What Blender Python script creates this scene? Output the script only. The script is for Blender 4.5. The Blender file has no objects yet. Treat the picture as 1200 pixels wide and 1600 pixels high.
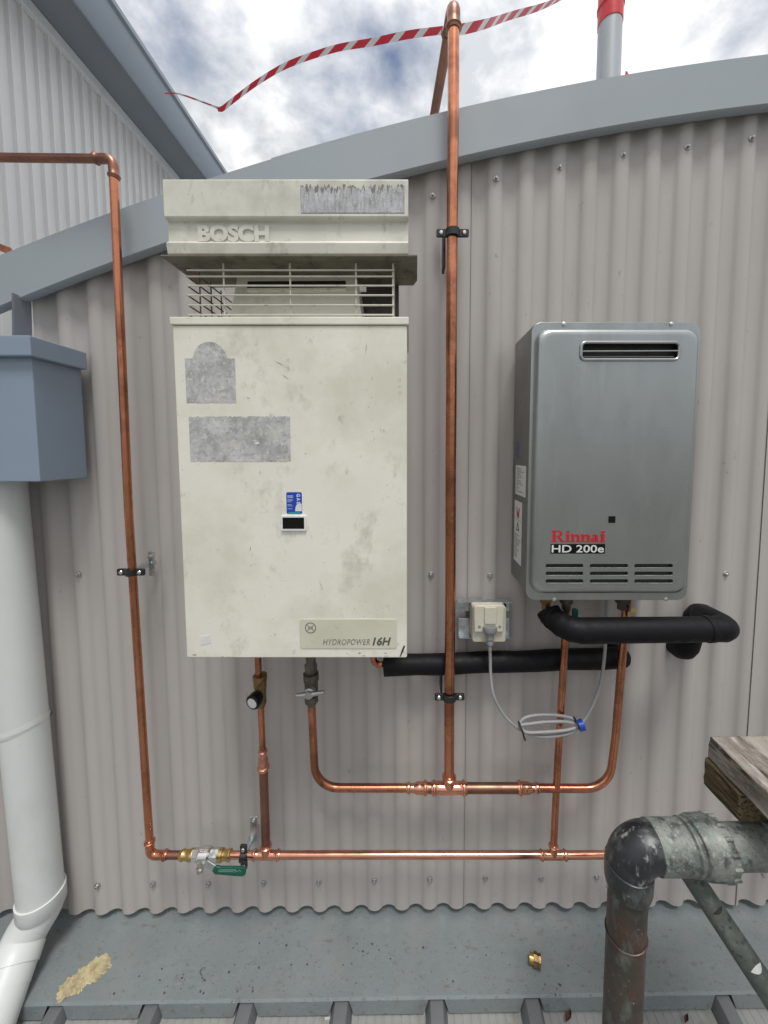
import bpy, bmesh, math, random
from mathutils import Vector, Matrix, noise
random.seed(7)
R = math.radians
sc = bpy.context.scene
col = sc.collection

# ---------------------------------------------------------------- camera
F, CX, CY, D, ZC = 578.0, 640.0, 745.0, 0.94, 1.6      # lens in photo pixels, principal point, metres to the wall, eye height
PITCH = math.atan(40 / 578)
cd = bpy.data.cameras.new('camera')
cam = bpy.data.objects.new('camera', cd); col.objects.link(cam)
cd.sensor_fit = 'VERTICAL'; cd.sensor_height = 36; cd.sensor_width = 27
cd.lens = 36 * F / 1600
cd.shift_x = (600 - CX) / 1600; cd.shift_y = -(800 - CY) / 1600
cd.clip_start = 0.02; cd.clip_end = 2000
cam.location = (0, -D, ZC); cam.rotation_euler = (R(90) - PITCH, 0, 0)
sc.camera = cam
sc.render.resolution_x, sc.render.resolution_y = 768, 1024

# ---------------------------------------------------------------- world, sun, exposure
SUN_EL, SUN_AZ = R(67), R(166)        # azimuth clockwise from +Y: behind the camera, a little to the right
w = bpy.data.worlds.new('World'); sc.world = w; w.use_nodes = True
nt = w.node_tree; nt.nodes.clear()
def N(t, **k):
    n = nt.nodes.new(t)
    for a, b in k.items(): setattr(n, a, b)
    return n
L = nt.links.new
out = N('ShaderNodeOutputWorld'); bg = N('ShaderNodeBackground'); L(bg.outputs[0], out.inputs[0])
bg.inputs[1].default_value = 0.1
sky = N('ShaderNodeTexSky', sky_type='NISHITA', sun_disc=False)
sky.sun_elevation = SUN_EL; sky.sun_rotation = SUN_AZ; sky.air_density = 1.0; sky.dust_density = 3.0; sky.ozone_density = 1.0
tc = N('ShaderNodeTexCoord'); sp = N('ShaderNodeSeparateXYZ'); L(tc.outputs['Generated'], sp.inputs[0])
mz = N('ShaderNodeMath', operation='MAXIMUM'); L(sp.outputs[2], mz.inputs[0]); mz.inputs[1].default_value = 0.02
az = N('ShaderNodeMath', operation='ADD'); L(mz.outputs[0], az.inputs[0]); az.inputs[1].default_value = 0.25
dx = N('ShaderNodeMath', operation='DIVIDE'); L(sp.outputs[0], dx.inputs[0]); L(az.outputs[0], dx.inputs[1])
dy = N('ShaderNodeMath', operation='DIVIDE'); L(sp.outputs[1], dy.inputs[0]); L(az.outputs[0], dy.inputs[1])
cb = N('ShaderNodeCombineXYZ'); L(dx.outputs[0], cb.inputs[0]); L(dy.outputs[0], cb.inputs[1]); cb.inputs[2].default_value = 1.3
n1 = N('ShaderNodeTexNoise'); n1.inputs['Scale'].default_value = 2.9; n1.inputs['Detail'].default_value = 8; n1.inputs['Roughness'].default_value = 0.55; n1.inputs['Distortion'].default_value = 0.1
L(cb.outputs[0], n1.inputs['Vector'])
r1 = N('ShaderNodeValToRGB'); r1.color_ramp.elements[0].position = 0.25; r1.color_ramp.elements[1].position = 0.48
L(n1.outputs[0], r1.inputs[0])
n2 = N('ShaderNodeTexNoise'); n2.inputs['Scale'].default_value = 6.5; n2.inputs['Detail'].default_value = 8; n2.inputs['Roughness'].default_value = 0.58; n2.inputs['Distortion'].default_value = 0.15
L(cb.outputs[0], n2.inputs['Vector'])
r2 = N('ShaderNodeValToRGB'); e = r2.color_ramp.elements
e[0].position = 0.38; e[0].color = (0.62, 0.65, 0.69, 1); e[1].position = 0.56; e[1].color = (1, 1, 1, 1)
L(n2.outputs[0], r2.inputs[0])
mu = N('ShaderNodeMix', data_type='RGBA', blend_type='MULTIPLY'); mu.inputs[0].default_value = 1
L(r2.outputs[0], mu.inputs[6])
ov = N('ShaderNodeMath', operation='MULTIPLY_ADD'); L(mz.outputs[0], ov.inputs[0]); ov.inputs[1].default_value = 7.4; ov.inputs[2].default_value = 3.7   # overcast luminance: zenith three times the horizon
oc = N('ShaderNodeCombineColor'); L(ov.outputs[0], oc.inputs[0]); L(ov.outputs[0], oc.inputs[1]); L(ov.outputs[0], oc.inputs[2]); L(oc.outputs[0], mu.inputs[7])
mx = N('ShaderNodeMix', data_type='RGBA'); L(r1.outputs[0], mx.inputs[0]); L(sky.outputs[0], mx.inputs[6]); L(mu.outputs[2], mx.inputs[7])
L(mx.outputs[2], bg.inputs[0])
sd = bpy.data.lights.new('sun', 'SUN'); sd.energy = 1.5; sd.angle = R(15); sd.color = (1, 0.97, 0.93)
so = bpy.data.objects.new('sun', sd); col.objects.link(so)
_dir = Vector((math.sin(SUN_AZ) * math.cos(SUN_EL), math.cos(SUN_AZ) * math.cos(SUN_EL), math.sin(SUN_EL)))
so.rotation_euler = _dir.to_track_quat('Z', 'Y').to_euler(); so.location = (0, -3, 8)
vs = sc.view_settings; vs.view_transform = 'Standard'; vs.look = 'None'; vs.gamma = 1; vs.exposure = 0.42; vs.use_curve_mapping = False
sc.render.engine = 'CYCLES'

# ---------------------------------------------------------------- survey: a point read off the photo at a known distance from the wall
_s, _c = math.sin(PITCH), math.cos(PITCH)
def P(px, py, Y=0.0):
    u = (px - CX) / F; v = -(py - CY) / F
    t = (D + Y) / (_c + v * _s)
    return Vector((u * t, Y, ZC + t * (-_s + v * _c)))

# ---------------------------------------------------------------- mesh helpers
class MB:
    def __init__(s): s.v = []; s.f = []
    def add(s, vs_, fs):
        b = len(s.v); s.v += [Vector(a) for a in vs_]; s.f += [tuple(b + i for i in q) for q in fs]; return s
    def box(s, x0, x1, y0, y1, z0, z1):
        return s.add([(x, y, z) for x in (x0, x1) for y in (y0, y1) for z in (z0, z1)],
                     [(0, 1, 3, 2), (4, 6, 7, 5), (0, 4, 5, 1), (2, 3, 7, 6), (0, 2, 6, 4), (1, 5, 7, 3)])
    def hexa(s, q):   # q: four (front, back) corner pairs, counter-clockwise seen from the front
        return s.add([a for a, b in q] + [b for a, b in q], [(0, 1, 2, 3), (7, 6, 5, 4), (0, 4, 5, 1), (1, 5, 6, 2), (2, 6, 7, 3), (3, 7, 4, 0)])
    def tube(s, pts, r, seg=20, cap=True, closed=False):
        pts = [Vector(p) for p in pts]; n = len(pts)
        rs = r if isinstance(r, (list, tuple)) else [r] * n
        T = []
        for i in range(n):
            if closed: d = pts[(i + 1) % n] - pts[i - 1]
            else: d = pts[min(i + 1, n - 1)] - pts[max(i - 1, 0)]
            T.append(d.normalized() if d.length > 1e-9 else (T[-1] if T else Vector((0, 0, 1))))
        a = Vector((0, 0, 1)) if abs(T[0].z) < 0.9 else Vector((1, 0, 0))
        u = (a - T[0] * a.dot(T[0])).normalized(); vv = []
        for i in range(n):
            u = (u - T[i] * u.dot(T[i])).normalized(); w_ = T[i].cross(u)
            vv += [pts[i] + (u * math.cos(2 * math.pi * k / seg) + w_ * math.sin(2 * math.pi * k / seg)) * rs[i] for k in range(seg)]
        fs = []
        for i in range(n if closed else n - 1):
            j = (i + 1) % n
            for k in range(seg):
                k2 = (k + 1) % seg; fs.append((i * seg + k, i * seg + k2, j * seg + k2, j * seg + k))
        if cap and not closed: fs += [tuple(range(seg))[::-1], tuple((n - 1) * seg + k for k in range(seg))]
        return s.add(vv, fs)
    def lathe(s, o, d, prof, seg=24, cap=True):   # prof: (distance along d, radius)
        o = Vector(o); d = Vector(d).normalized()
        a = Vector((0, 0, 1)) if abs(d.z) < 0.9 else Vector((1, 0, 0))
        u = (a - d * a.dot(d)).normalized(); w_ = d.cross(u); vv = []
        for q, r in prof: vv += [o + d * q + (u * math.cos(2 * math.pi * k / seg) + w_ * math.sin(2 * math.pi * k / seg)) * r for k in range(seg)]
        fs = [(i * seg + k, i * seg + (k + 1) % seg, (i + 1) * seg + (k + 1) % seg, (i + 1) * seg + k) for i in range(len(prof) - 1) for k in range(seg)]
        if cap: fs += [tuple(range(seg))[::-1], tuple((len(prof) - 1) * seg + k for k in range(seg))]
        return s.add(vv, fs)
    def prism(s, poly, depth, o=(0, 0, 0), ax=(1, 0, 0), ay=(0, 0, 1), az_=(0, -1, 0)):   # 2-D polygon in the (ax, ay) plane, grown along az_
        o, ax, ay, az_ = map(Vector, (o, ax, ay, az_)); n = len(poly)
        vv = [o + ax * x + ay * y for x, y in poly] + [o + ax * x + ay * y + az_ * depth for x, y in poly]
        return s.add(vv, [tuple(range(n))[::-1], tuple(range(n, 2 * n))] + [(i, (i + 1) % n, n + (i + 1) % n, n + i) for i in range(n)])
    def grid(s, rows):
        m = len(rows[0]); return s.add([p for r_ in rows for p in r_], [(i * m + k, i * m + k + 1, (i + 1) * m + k + 1, (i + 1) * m + k) for i in range(len(rows) - 1) for k in range(m - 1)])
def fillet(pts, rad, n=8):
    pts = [Vector(p) for p in pts]; o = [pts[0]]
    for i in range(1, len(pts) - 1):
        a, b, c = pts[i - 1], pts[i], pts[i + 1]; d1 = (a - b).normalized(); d2 = (c - b).normalized()
        ang = d1.angle(d2)
        if ang > 3.05: o.append(b); continue
        rr = rad[i - 1] if isinstance(rad, (list, tuple)) else rad
        t = min(rr / math.tan(ang / 2), (a - b).length * 0.48 if i > 1 else (a - b).length * 0.95, (c - b).length * 0.48 if i < len(pts) - 2 else (c - b).length * 0.95)
        r_ = t * math.tan(ang / 2); cen = b + (d1 + d2).normalized() * (r_ / math.sin(ang / 2))
        p1, p2 = b + d1 * t - cen, b + d2 * t - cen
        for k in range(n + 1): o.append(cen + p1.normalized().slerp(p2.normalized(), k / n).normalized() * r_)
    o.append(pts[-1]); return o
def spline(pts, n=8):
    pts = [Vector(p) for p in pts]; q = [pts[0] * 2 - pts[1]] + pts + [pts[-1] * 2 - pts[-2]]; o = []
    for i in range(1, len(q) - 2):
        for k in range(n):
            t = k / n; a, b, c, d = q[i - 1], q[i], q[i + 1], q[i + 2]
            o.append(0.5 * ((2 * b) + (c - a) * t + (2 * a - 5 * b + 4 * c - d) * t * t + (3 * b - a - 3 * c + d) * t ** 3))
    o.append(pts[-1]); return o
def rrect(x0, x1, y0, y1, r, n=5):
    o = []
    for cx, cy, a0 in ((x1 - r, y1 - r, 0), (x0 + r, y1 - r, 90), (x0 + r, y0 + r, 180), (x1 - r, y0 + r, 270)):
        for k in range(n + 1): a = R(a0 + 90 * k / n); o.append((cx + r * math.cos(a), cy + r * math.sin(a)))
    return o
def me(mb, name, smooth=35):
    m = bpy.data.meshes.new(name); m.from_pydata([tuple(v) for v in mb.v], [], mb.f)
    b = bmesh.new(); b.from_mesh(m); bmesh.ops.recalc_face_normals(b, faces=b.faces); b.to_mesh(m); b.free()
    if smooth: m.shade_smooth(); m.set_sharp_from_angle(angle=R(smooth))
    return m
def obj(name, mb, mat, parent=None, smooth=35, bevel=0, seg=2, label=None):
    m = mb if isinstance(mb, bpy.types.Mesh) else me(mb, name, smooth)
    if not m.materials: m.materials.append(MAT[mat])
    o = bpy.data.objects.new(name, m); col.objects.link(o)
    if parent is not None:
        o.parent = parent; o.matrix_parent_inverse = Matrix.Identity(4)
        off = parent.location.copy(); q = parent.parent
        while q is not None: off += q.location; q = q.parent
        o.location = -off            # meshes are written in world coordinates
    if bevel:
        b = o.modifiers.new('bevel', 'BEVEL'); b.width = bevel; b.segments = seg; b.limit_method = 'ANGLE'; b.angle_limit = R(40); b.harden_normals = False
    if label: o['label'] = label
    return o
def thing(name, loc, label, cat, group=None):
    o = bpy.data.objects.new(name, None); col.objects.link(o); o.location = loc; o.empty_display_size = 0.05
    o['label'] = label; o['category'] = cat
    if group: o['group'] = group
    return o
def tag(o, label, cat, group=None):
    o['label'] = label; o['category'] = cat
    if group: o['group'] = group
    return o
def cp(o, parent, loc):
    c = o.copy(); col.objects.link(c); c.parent = parent; c.location = loc; return c
def text_mb(s, box, Y, depth, bold=0.0, shear=0.0, facing='front', rot=0, spacing=1.0):
    """lettering fitted to box=(x0,x1,z0,z1) on a wall-parallel face at Y, standing proud towards the viewer"""
    cu = bpy.data.curves.new('t', 'FONT'); cu.body = s; cu.size = 1; cu.extrude = 0.05; cu.offset = bold; cu.shear = shear; cu.space_character = spacing; cu.resolution_u = 4
    o = bpy.data.objects.new('t', cu); col.objects.link(o)
    dg = bpy.context.evaluated_depsgraph_get(); dg.update()
    m = bpy.data.meshes.new_from_object(o.evaluated_get(dg)); bpy.data.objects.remove(o); bpy.data.curves.remove(cu)
    vs_ = [v.co.copy() for v in m.vertices]; fs = [tuple(p.vertices) for p in m.polygons]; bpy.data.meshes.remove(m)
    if rot: c_, s_ = math.cos(R(rot)), math.sin(R(rot)); vs_ = [Vector((v.x * c_ - v.y * s_, v.x * s_ + v.y * c_, v.z)) for v in vs_]
    x0, x1 = min(v.x for v in vs_), max(v.x for v in vs_); y0, y1 = min(v.y for v in vs_), max(v.y for v in vs_)
    bx0, bx1, bz0, bz1 = box
    mb = MB(); mb.v = [Vector((bx0 + (v.x - x0) / (x1 - x0) * (bx1 - bx0), Y - (depth if v.z > 0 else -0.0004), bz0 + (v.y - y0) / (y1 - y0) * (bz1 - bz0))) for v in vs_]; mb.f = fs
    return mb

# ---------------------------------------------------------------- materials
MAT = {}
def mat(name, base, rough=0.5, metal=0.0, var=0.08, vscale=6.0, stretch=(1, 1, 1), layers=(), bump=0.0, bscale=60.0, rvar=0.1, spec=0.5, coat=0.0):
    """layers: (colour, noise scale, stretch, low, high, strength, roughness or None)"""
    m = bpy.data.materials.new(name); m.use_nodes = True; t = m.node_tree; b = t.nodes['Principled BSDF']; LK = t.links.new
    b.inputs['Metallic'].default_value = metal; b.inputs['Specular IOR Level'].default_value = spec; b.inputs['Coat Weight'].default_value = coat
    tcn = t.nodes.new('ShaderNodeTexCoord')
    def nz(scale, st, detail=4, seed=0.0, rgh=0.6):
        mp = t.nodes.new('ShaderNodeMapping'); mp.inputs['Scale'].default_value = st; mp.inputs['Location'].default_value = (seed, seed * 1.7, seed * 0.6)
        LK(tcn.outputs['Object'], mp.inputs[0]); n = t.nodes.new('ShaderNodeTexNoise'); n.inputs['Scale'].default_value = scale; n.inputs['Detail'].default_value = detail; n.inputs['Roughness'].default_value = rgh
        LK(mp.outputs[0], n.inputs['Vector']); return n.outputs[0]
    def rng(sock, lo, hi, a, b_):
        r = t.nodes.new('ShaderNodeMapRange'); r.inputs[1].default_value = lo; r.inputs[2].default_value = hi; r.inputs[3].default_value = a; r.inputs[4].default_value = b_; LK(sock, r.inputs[0]); return r.outputs[0]
    def mixc(fac, a, c2):
        x = t.nodes.new('ShaderNodeMix'); x.data_type = 'RGBA'
        if hasattr(fac, 'node'): LK(fac, x.inputs[0])
        else: x.inputs[0].default_value = fac
        for i, q in ((6, a), (7, c2)):
            if hasattr(q, 'node'): LK(q, x.inputs[i])
            else: x.inputs[i].default_value = (*q, 1)
        return x.outputs[2]
    base_n = nz(vscale, stretch)
    c = mixc(rng(base_n, 0.3, 0.7, 0, 1), tuple(v * (1 - var) for v in base), tuple(min(1, v * (1 + var)) for v in base))
    rg = rng(nz(vscale * 1.9, stretch, seed=3.1), 0.3, 0.7, max(0.02, rough - rvar), min(1, rough + rvar))
    for i, (lc, ls, lst, lo, hi, stg, lr) in enumerate(layers):
        f = rng(nz(ls, lst, 5, 5.3 + i * 2.9, 0.65), lo, hi, 0, stg); c = mixc(f, c, lc)
        if lr is not None:
            x = t.nodes.new('ShaderNodeMix'); LK(f, x.inputs[0]); LK(rg, x.inputs[2]); x.inputs[3].default_value = lr; rg = x.outputs[0]
    LK(c, b.inputs['Base Color']); LK(rg, b.inputs['Roughness'])
    if bump:
        bp = t.nodes.new('ShaderNodeBump'); bp.inputs['Strength'].default_value = bump; bp.inputs['Distance'].default_value = 0.002
        LK(nz(bscale, (1, 1, 1), 3, 9.0), bp.inputs['Height']); LK(bp.outputs[0], b.inputs['Normal'])
    MAT[name] = m; return m
S1 = (1, 1, 1); SV = (1, 1, 0.12)
mat('wall_paint', (0.462, 0.436, 0.415), 0.45, var=0.05, vscale=3, stretch=(1, 1, 0.35), rvar=0.08, bump=0.05, bscale=25, spec=0.35,
    layers=[((0.37, 0.35, 0.33), 9, (1, 1, 0.08), 0.52, 0.78, 0.35, None), ((0.33, 0.31, 0.285), 3.5, (1.6, 1, 0.4), 0.52, 0.72, 0.35, None), ((0.20, 0.185, 0.165), 55, (1, 1, 0.5), 0.67, 0.74, 0.55, None)])
mat('capping_paint', (0.345, 0.385, 0.415), 0.4, var=0.03, vscale=4, layers=[((0.22, 0.25, 0.27), 30, S1, 0.68, 0.8, 0.3, None)], bump=0.03, bscale=10)
mat('flashing_paint', (0.185, 0.212, 0.218), 0.30, var=0.09, vscale=7, bump=0.08, bscale=18,
    layers=[((0.25, 0.245, 0.225), 9, S1, 0.50, 0.70, 0.3, 0.6), ((0.12, 0.105, 0.09), 40, (1, 2, 1), 0.58, 0.68, 0.6, 0.85), ((0.30, 0.29, 0.265), 110, (0.5, 3, 1), 0.58, 0.68, 0.4, 0.8), ((0.075, 0.055, 0.042), 170, S1, 0.61, 0.69, 0.75, 0.9)])
mat('rib_paint', (0.12, 0.13, 0.135), 0.45, var=0.1, vscale=9, layers=[((0.10, 0.095, 0.085), 30, S1, 0.55, 0.72, 0.6, 0.8)])
mat('roof_dusty', (0.27, 0.275, 0.265), 0.6, var=0.15, vscale=9, layers=[((0.2, 0.19, 0.17), 26, S1, 0.5, 0.72, 0.6, 0.85)], bump=0.15, bscale=50)
mat('rainhead_paint', (0.25, 0.315, 0.40), 0.42, var=0.03, vscale=4, layers=[((0.13, 0.15, 0.18), 40, S1, 0.66, 0.78, 0.25, None)])
mat('neighbour_paint', (0.82, 0.805, 0.795), 0.5, var=0.04, vscale=2, layers=[((0.36, 0.35, 0.34), 8, SV, 0.52, 0.76, 0.35, None)])
mat('gutter_paint', (0.30, 0.345, 0.40), 0.35, var=0.04, vscale=3)
mat('soffit_paint', (0.24, 0.26, 0.29), 0.5, var=0.04, vscale=3)
mat('enamel', (0.80, 0.785, 0.69), 0.38, var=0.05, vscale=5, rvar=0.14, bump=0.04, bscale=9,
    layers=[((0.62, 0.60, 0.475), 5, S1, 0.47, 0.66, 0.7, 0.55), ((0.50, 0.48, 0.40), 17, (1, 1, 0.7), 0.56, 0.70, 0.6, 0.6), ((0.25, 0.235, 0.19), 48, (1, 1, 0.6), 0.63, 0.71, 0.4, 0.7), ((0.20, 0.19, 0.155), 150, S1, 0.66, 0.72, 0.6, 0.7)])
mat('enamel_dirty', (0.69, 0.685, 0.60), 0.45, var=0.08, vscale=9, rvar=0.14, bump=0.06, bscale=20,
    layers=[((0.44, 0.43, 0.36), 11, S1, 0.46, 0.68, 0.65, 0.6), ((0.24, 0.225, 0.18), 34, (1, 1, 0.4), 0.58, 0.74, 0.6, 0.7), ((0.12, 0.10, 0.08), 80, S1, 0.67, 0.75, 0.7, 0.8)])
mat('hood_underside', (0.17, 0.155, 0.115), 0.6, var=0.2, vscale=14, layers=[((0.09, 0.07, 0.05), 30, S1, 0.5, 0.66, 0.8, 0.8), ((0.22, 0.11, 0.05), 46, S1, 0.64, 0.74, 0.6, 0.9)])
mat('glue_patch', (0.53, 0.535, 0.53), 0.6, var=0.3, vscale=14, bump=0.4, bscale=400, layers=[((0.30, 0.295, 0.27), 30, S1, 0.48, 0.64, 0.7, 0.8), ((0.24, 0.23, 0.205), 150, S1, 0.50, 0.66, 0.55, 0.8), ((0.72, 0.725, 0.70), 110, S1, 0.54, 0.66, 0.6, 0.5), ((0.62, 0.60, 0.50), 45, S1, 0.58, 0.66, 0.75, 0.6)])
mat('glue_streak', (0.46, 0.47, 0.485), 0.6, var=0.25, vscale=40, bump=0.4, bscale=400, layers=[((0.24, 0.235, 0.22), 240, (1, 1, 0.18), 0.48, 0.64, 0.7, 0.8), ((0.70, 0.71, 0.70), 330, (1, 1, 0.25), 0.55, 0.68, 0.6, 0.5)])
mat('glue_dark', (0.22, 0.21, 0.18), 0.7, var=0.2, vscale=60, layers=[((0.42, 0.42, 0.38), 120, S1, 0.55, 0.7, 0.6, 0.6)])
mat('plate_tan', (0.61, 0.59, 0.475), 0.4, var=0.06, vscale=12, layers=[((0.35, 0.34, 0.28), 40, S1, 0.60, 0.76, 0.5, None)])
mat('letter_worn', (0.17, 0.165, 0.14), 0.5, var=0.2, vscale=60, layers=[((0.48, 0.47, 0.39), 260, S1, 0.53, 0.60, 0.9, None)])
mat('letter_dark', (0.10, 0.10, 0.09), 0.5, var=0.2, vscale=60)
mat('grille_wire', (0.58, 0.57, 0.49), 0.45, var=0.1, vscale=30, layers=[((0.28, 0.2, 0.13), 90, S1, 0.60, 0.7, 0.6, 0.8)])
mat('rust_wire', (0.17, 0.10, 0.07), 0.7, var=0.3, vscale=60)
mat('shade_stain_black', (0.02, 0.019, 0.018), 0.7, var=0.2, vscale=20)  # near-black painted as shade inside openings; also crack and stain colour
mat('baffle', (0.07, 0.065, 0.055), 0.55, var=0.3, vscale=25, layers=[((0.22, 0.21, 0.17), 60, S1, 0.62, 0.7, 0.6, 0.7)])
mat('steel_cover', (0.43, 0.455, 0.455), 0.31, metal=0.9, var=0.09, vscale=4, stretch=(1, 1, 0.5), rvar=0.06, bump=0.22, bscale=6,
    layers=[((0.30, 0.32, 0.315), 7, (1, 1, 0.35), 0.44, 0.68, 0.6, 0.42), ((0.52, 0.55, 0.55), 30, (1, 1, 0.15), 0.56, 0.75, 0.35, 0.3), ((0.22, 0.23, 0.225), 16, (1, 1, 0.5), 0.55, 0.85, 0.4, 0.48)])
mat('steel_case', (0.25, 0.255, 0.25), 0.4, metal=0.8, var=0.06, vscale=6, layers=[((0.16, 0.16, 0.15), 20, S1, 0.6, 0.75, 0.4, 0.6)])
mat('steel_edge', (0.60, 0.63, 0.63), 0.3, metal=0.9, var=0.06, vscale=20)
mat('galv', (0.55, 0.60, 0.62), 0.33, metal=0.9, var=0.15, vscale=40, layers=[((0.3, 0.33, 0.34), 90, S1, 0.55, 0.68, 0.6, 0.5)])
mat('chrome', (0.75, 0.75, 0.73), 0.18, metal=1.0, var=0.05, vscale=30)
mat('screw_metal', (0.45, 0.45, 0.44), 0.35, metal=0.8, var=0.15, vscale=200)
CU = dict(metal=1.0, rvar=0.07, bump=0.03, bscale=40)
mat('copper', (0.62, 0.25, 0.142), 0.22, var=0.14, vscale=7, **CU, layers=[((0.21, 0.085, 0.055), 8, S1, 0.46, 0.62, 0.68, 0.36), ((0.16, 0.075, 0.055), 28, (1, 1, 0.3), 0.58, 0.70, 0.6, 0.42), ((0.74, 0.38, 0.25), 24, S1, 0.60, 0.72, 0.55, 0.2), ((0.10, 0.045, 0.035), 50, (1, 1, 0.5), 0.60, 0.74, 0.65, 0.45)])
mat('copper_dull', (0.31, 0.155, 0.11), 0.36, var=0.15, vscale=9, **CU, layers=[((0.18, 0.10, 0.08), 14, S1, 0.48, 0.68, 0.7, 0.45), ((0.45, 0.30, 0.24), 40, S1, 0.60, 0.72, 0.5, 0.3)])
mat('copper_bright', (0.74, 0.345, 0.235), 0.2, var=0.08, vscale=20, **CU, layers=[((0.5, 0.23, 0.15), 40, S1, 0.52, 0.7, 0.5, 0.3)])
mat('brass', (0.62, 0.44, 0.17), 0.28, metal=1.0, var=0.12, vscale=30, layers=[((0.30, 0.19, 0.08), 60, S1, 0.52, 0.7, 0.6, 0.4)])
mat('brass_dull', (0.30, 0.20, 0.09), 0.42, metal=1.0, var=0.2, vscale=40, layers=[((0.10, 0.065, 0.035), 70, S1, 0.5, 0.68, 0.7, 0.55)])
mat('gas_cock', (0.14, 0.13, 0.105), 0.45, metal=0.8, var=0.25, vscale=50, layers=[((0.33, 0.31, 0.26), 90, S1, 0.56, 0.7, 0.6, 0.4)])
mat('black_clip', (0.018, 0.018, 0.019), 0.38, var=0.15, vscale=40)
mat('foam', (0.0055, 0.0056, 0.0072), 0.55, var=0.2, vscale=30, bump=0.12, bscale=120, spec=0.22)
mat('black_plastic', (0.006, 0.006, 0.006), 0.3, var=0.1, vscale=30, spec=0.25)
mat('white_paper', (0.72, 0.73, 0.72), 0.5, var=0.04, vscale=60)
mat('white_plastic', (0.75, 0.76, 0.75), 0.35, var=0.03, vscale=40)
mat('print_grey', (0.28, 0.29, 0.31), 0.6, var=0.1, vscale=200)
mat('print_black', (0.006, 0.006, 0.007), 0.6, var=0.1, vscale=100, spec=0.15)
mat('print_red', (0.52, 0.016, 0.03), 0.38, var=0.06, vscale=60)
mat('print_blue', (0.012, 0.06, 0.42), 0.35, var=0.06, vscale=60)
mat('print_teal', (0.03, 0.30, 0.33), 0.35, var=0.05, vscale=60)
mat('print_violet', (0.09, 0.08, 0.28), 0.4, var=0.5, vscale=160)
mat('print_pale', (0.45, 0.52, 0.75), 0.4, var=0.05, vscale=60)
mat('pvc', (0.68, 0.71, 0.70), 0.36, var=0.03, vscale=4, rvar=0.06, layers=[((0.45, 0.46, 0.43), 7, (1, 1, 0.4), 0.55, 0.75, 0.35, 0.5), ((0.22, 0.21, 0.19), 60, (1, 1, 0.4), 0.70, 0.76, 0.6, 0.6)])
mat('pvc_band', (0.74, 0.76, 0.74), 0.4, var=0.04, vscale=30)
mat('socket_plastic', (0.60, 0.575, 0.47), 0.42, var=0.06, vscale=25, layers=[((0.36, 0.34, 0.27), 60, S1, 0.58, 0.72, 0.5, 0.6)])
mat('grey_plastic', (0.24, 0.245, 0.25), 0.42, var=0.06, vscale=30)
mat('cable_grey', (0.30, 0.305, 0.305), 0.45, var=0.06, vscale=40)
mat('green_grip', (0.004, 0.085, 0.055), 0.33, var=0.12, vscale=50)
mat('green_text', (0.22, 0.42, 0.36), 0.5, var=0.1, vscale=80)
mat('yellow_tag', (0.62, 0.50, 0.23), 0.5, var=0.1, vscale=60)
mat('verdigris', (0.19, 0.205, 0.185), 0.5, metal=0.25, var=0.3, vscale=22, rvar=0.16, bump=0.35, bscale=90,
    layers=[((0.05, 0.055, 0.052), 45, S1, 0.50, 0.62, 0.8, 0.38), ((0.30, 0.37, 0.335), 70, S1, 0.52, 0.68, 0.6, 0.75), ((0.42, 0.45, 0.41), 130, S1, 0.56, 0.68, 0.6, 0.8), ((0.04, 0.042, 0.04), 260, S1, 0.60, 0.68, 0.7, 0.5)])
mat('black_elbow', (0.035, 0.036, 0.04), 0.33, metal=0.35, var=0.25, vscale=26, rvar=0.1, bump=0.25, bscale=80,
    layers=[((0.20, 0.22, 0.21), 34, (1, 1, 0.5), 0.50, 0.70, 0.7, 0.6), ((0.40, 0.43, 0.40), 90, (1, 1, 0.5), 0.58, 0.68, 0.7, 0.75)])
mat('brown_pipe', (0.065, 0.055, 0.045), 0.48, metal=0.35, var=0.3, vscale=18, bump=0.3, bscale=90,
    layers=[((0.12, 0.055, 0.038), 14, S1, 0.48, 0.66, 0.6, 0.45), ((0.17, 0.20, 0.175), 34, (1, 1, 0.4), 0.54, 0.68, 0.7, 0.7), ((0.5, 0.52, 0.48), 170, S1, 0.65, 0.71, 0.75, 0.8)])
mat('brace_pipe', (0.10, 0.115, 0.10), 0.55, metal=0.2, var=0.3, vscale=22, bump=0.3, bscale=80,
    layers=[((0.18, 0.21, 0.185), 45, S1, 0.5, 0.66, 0.7, 0.75), ((0.03, 0.03, 0.028), 90, S1, 0.57, 0.66, 0.8, 0.5)])
mat('timber_top', (0.29, 0.255, 0.225), 0.85, var=0.4, vscale=55, stretch=(1, 0.10, 0.8), rvar=0.05, bump=0.9, bscale=160, spec=0.12,
    layers=[((0.15, 0.12, 0.105), 22, (1, 0.35, 1), 0.46, 0.64, 0.75, None), ((0.05, 0.04, 0.034), 85, (1, 0.06, 0.8), 0.56, 0.63, 0.9, None), ((0.56, 0.53, 0.48), 45, (1, 0.22, 1), 0.54, 0.68, 0.8, None), ((0.40, 0.37, 0.33), 160, (1, 0.4, 1), 0.52, 0.68, 0.6, None)])
mat('timber_block', (0.155, 0.118, 0.072), 0.85, var=0.35, vscale=120, stretch=(1, 0.09, 1), bump=0.9, bscale=240, spec=0.15,
    layers=[((0.035, 0.027, 0.018), 170, (1, 0.07, 1.2), 0.49, 0.60, 0.9, None), ((0.32, 0.27, 0.18), 260, (1, 0.1, 1), 0.57, 0.68, 0.6, None)])
mat('spray_foam', (0.47, 0.40, 0.24), 0.75, var=0.25, vscale=50, bump=0.6, bscale=120, layers=[((0.25, 0.18, 0.08), 70, S1, 0.52, 0.66, 0.7, None), ((0.62, 0.56, 0.37), 110, S1, 0.56, 0.68, 0.6, None)])
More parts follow.
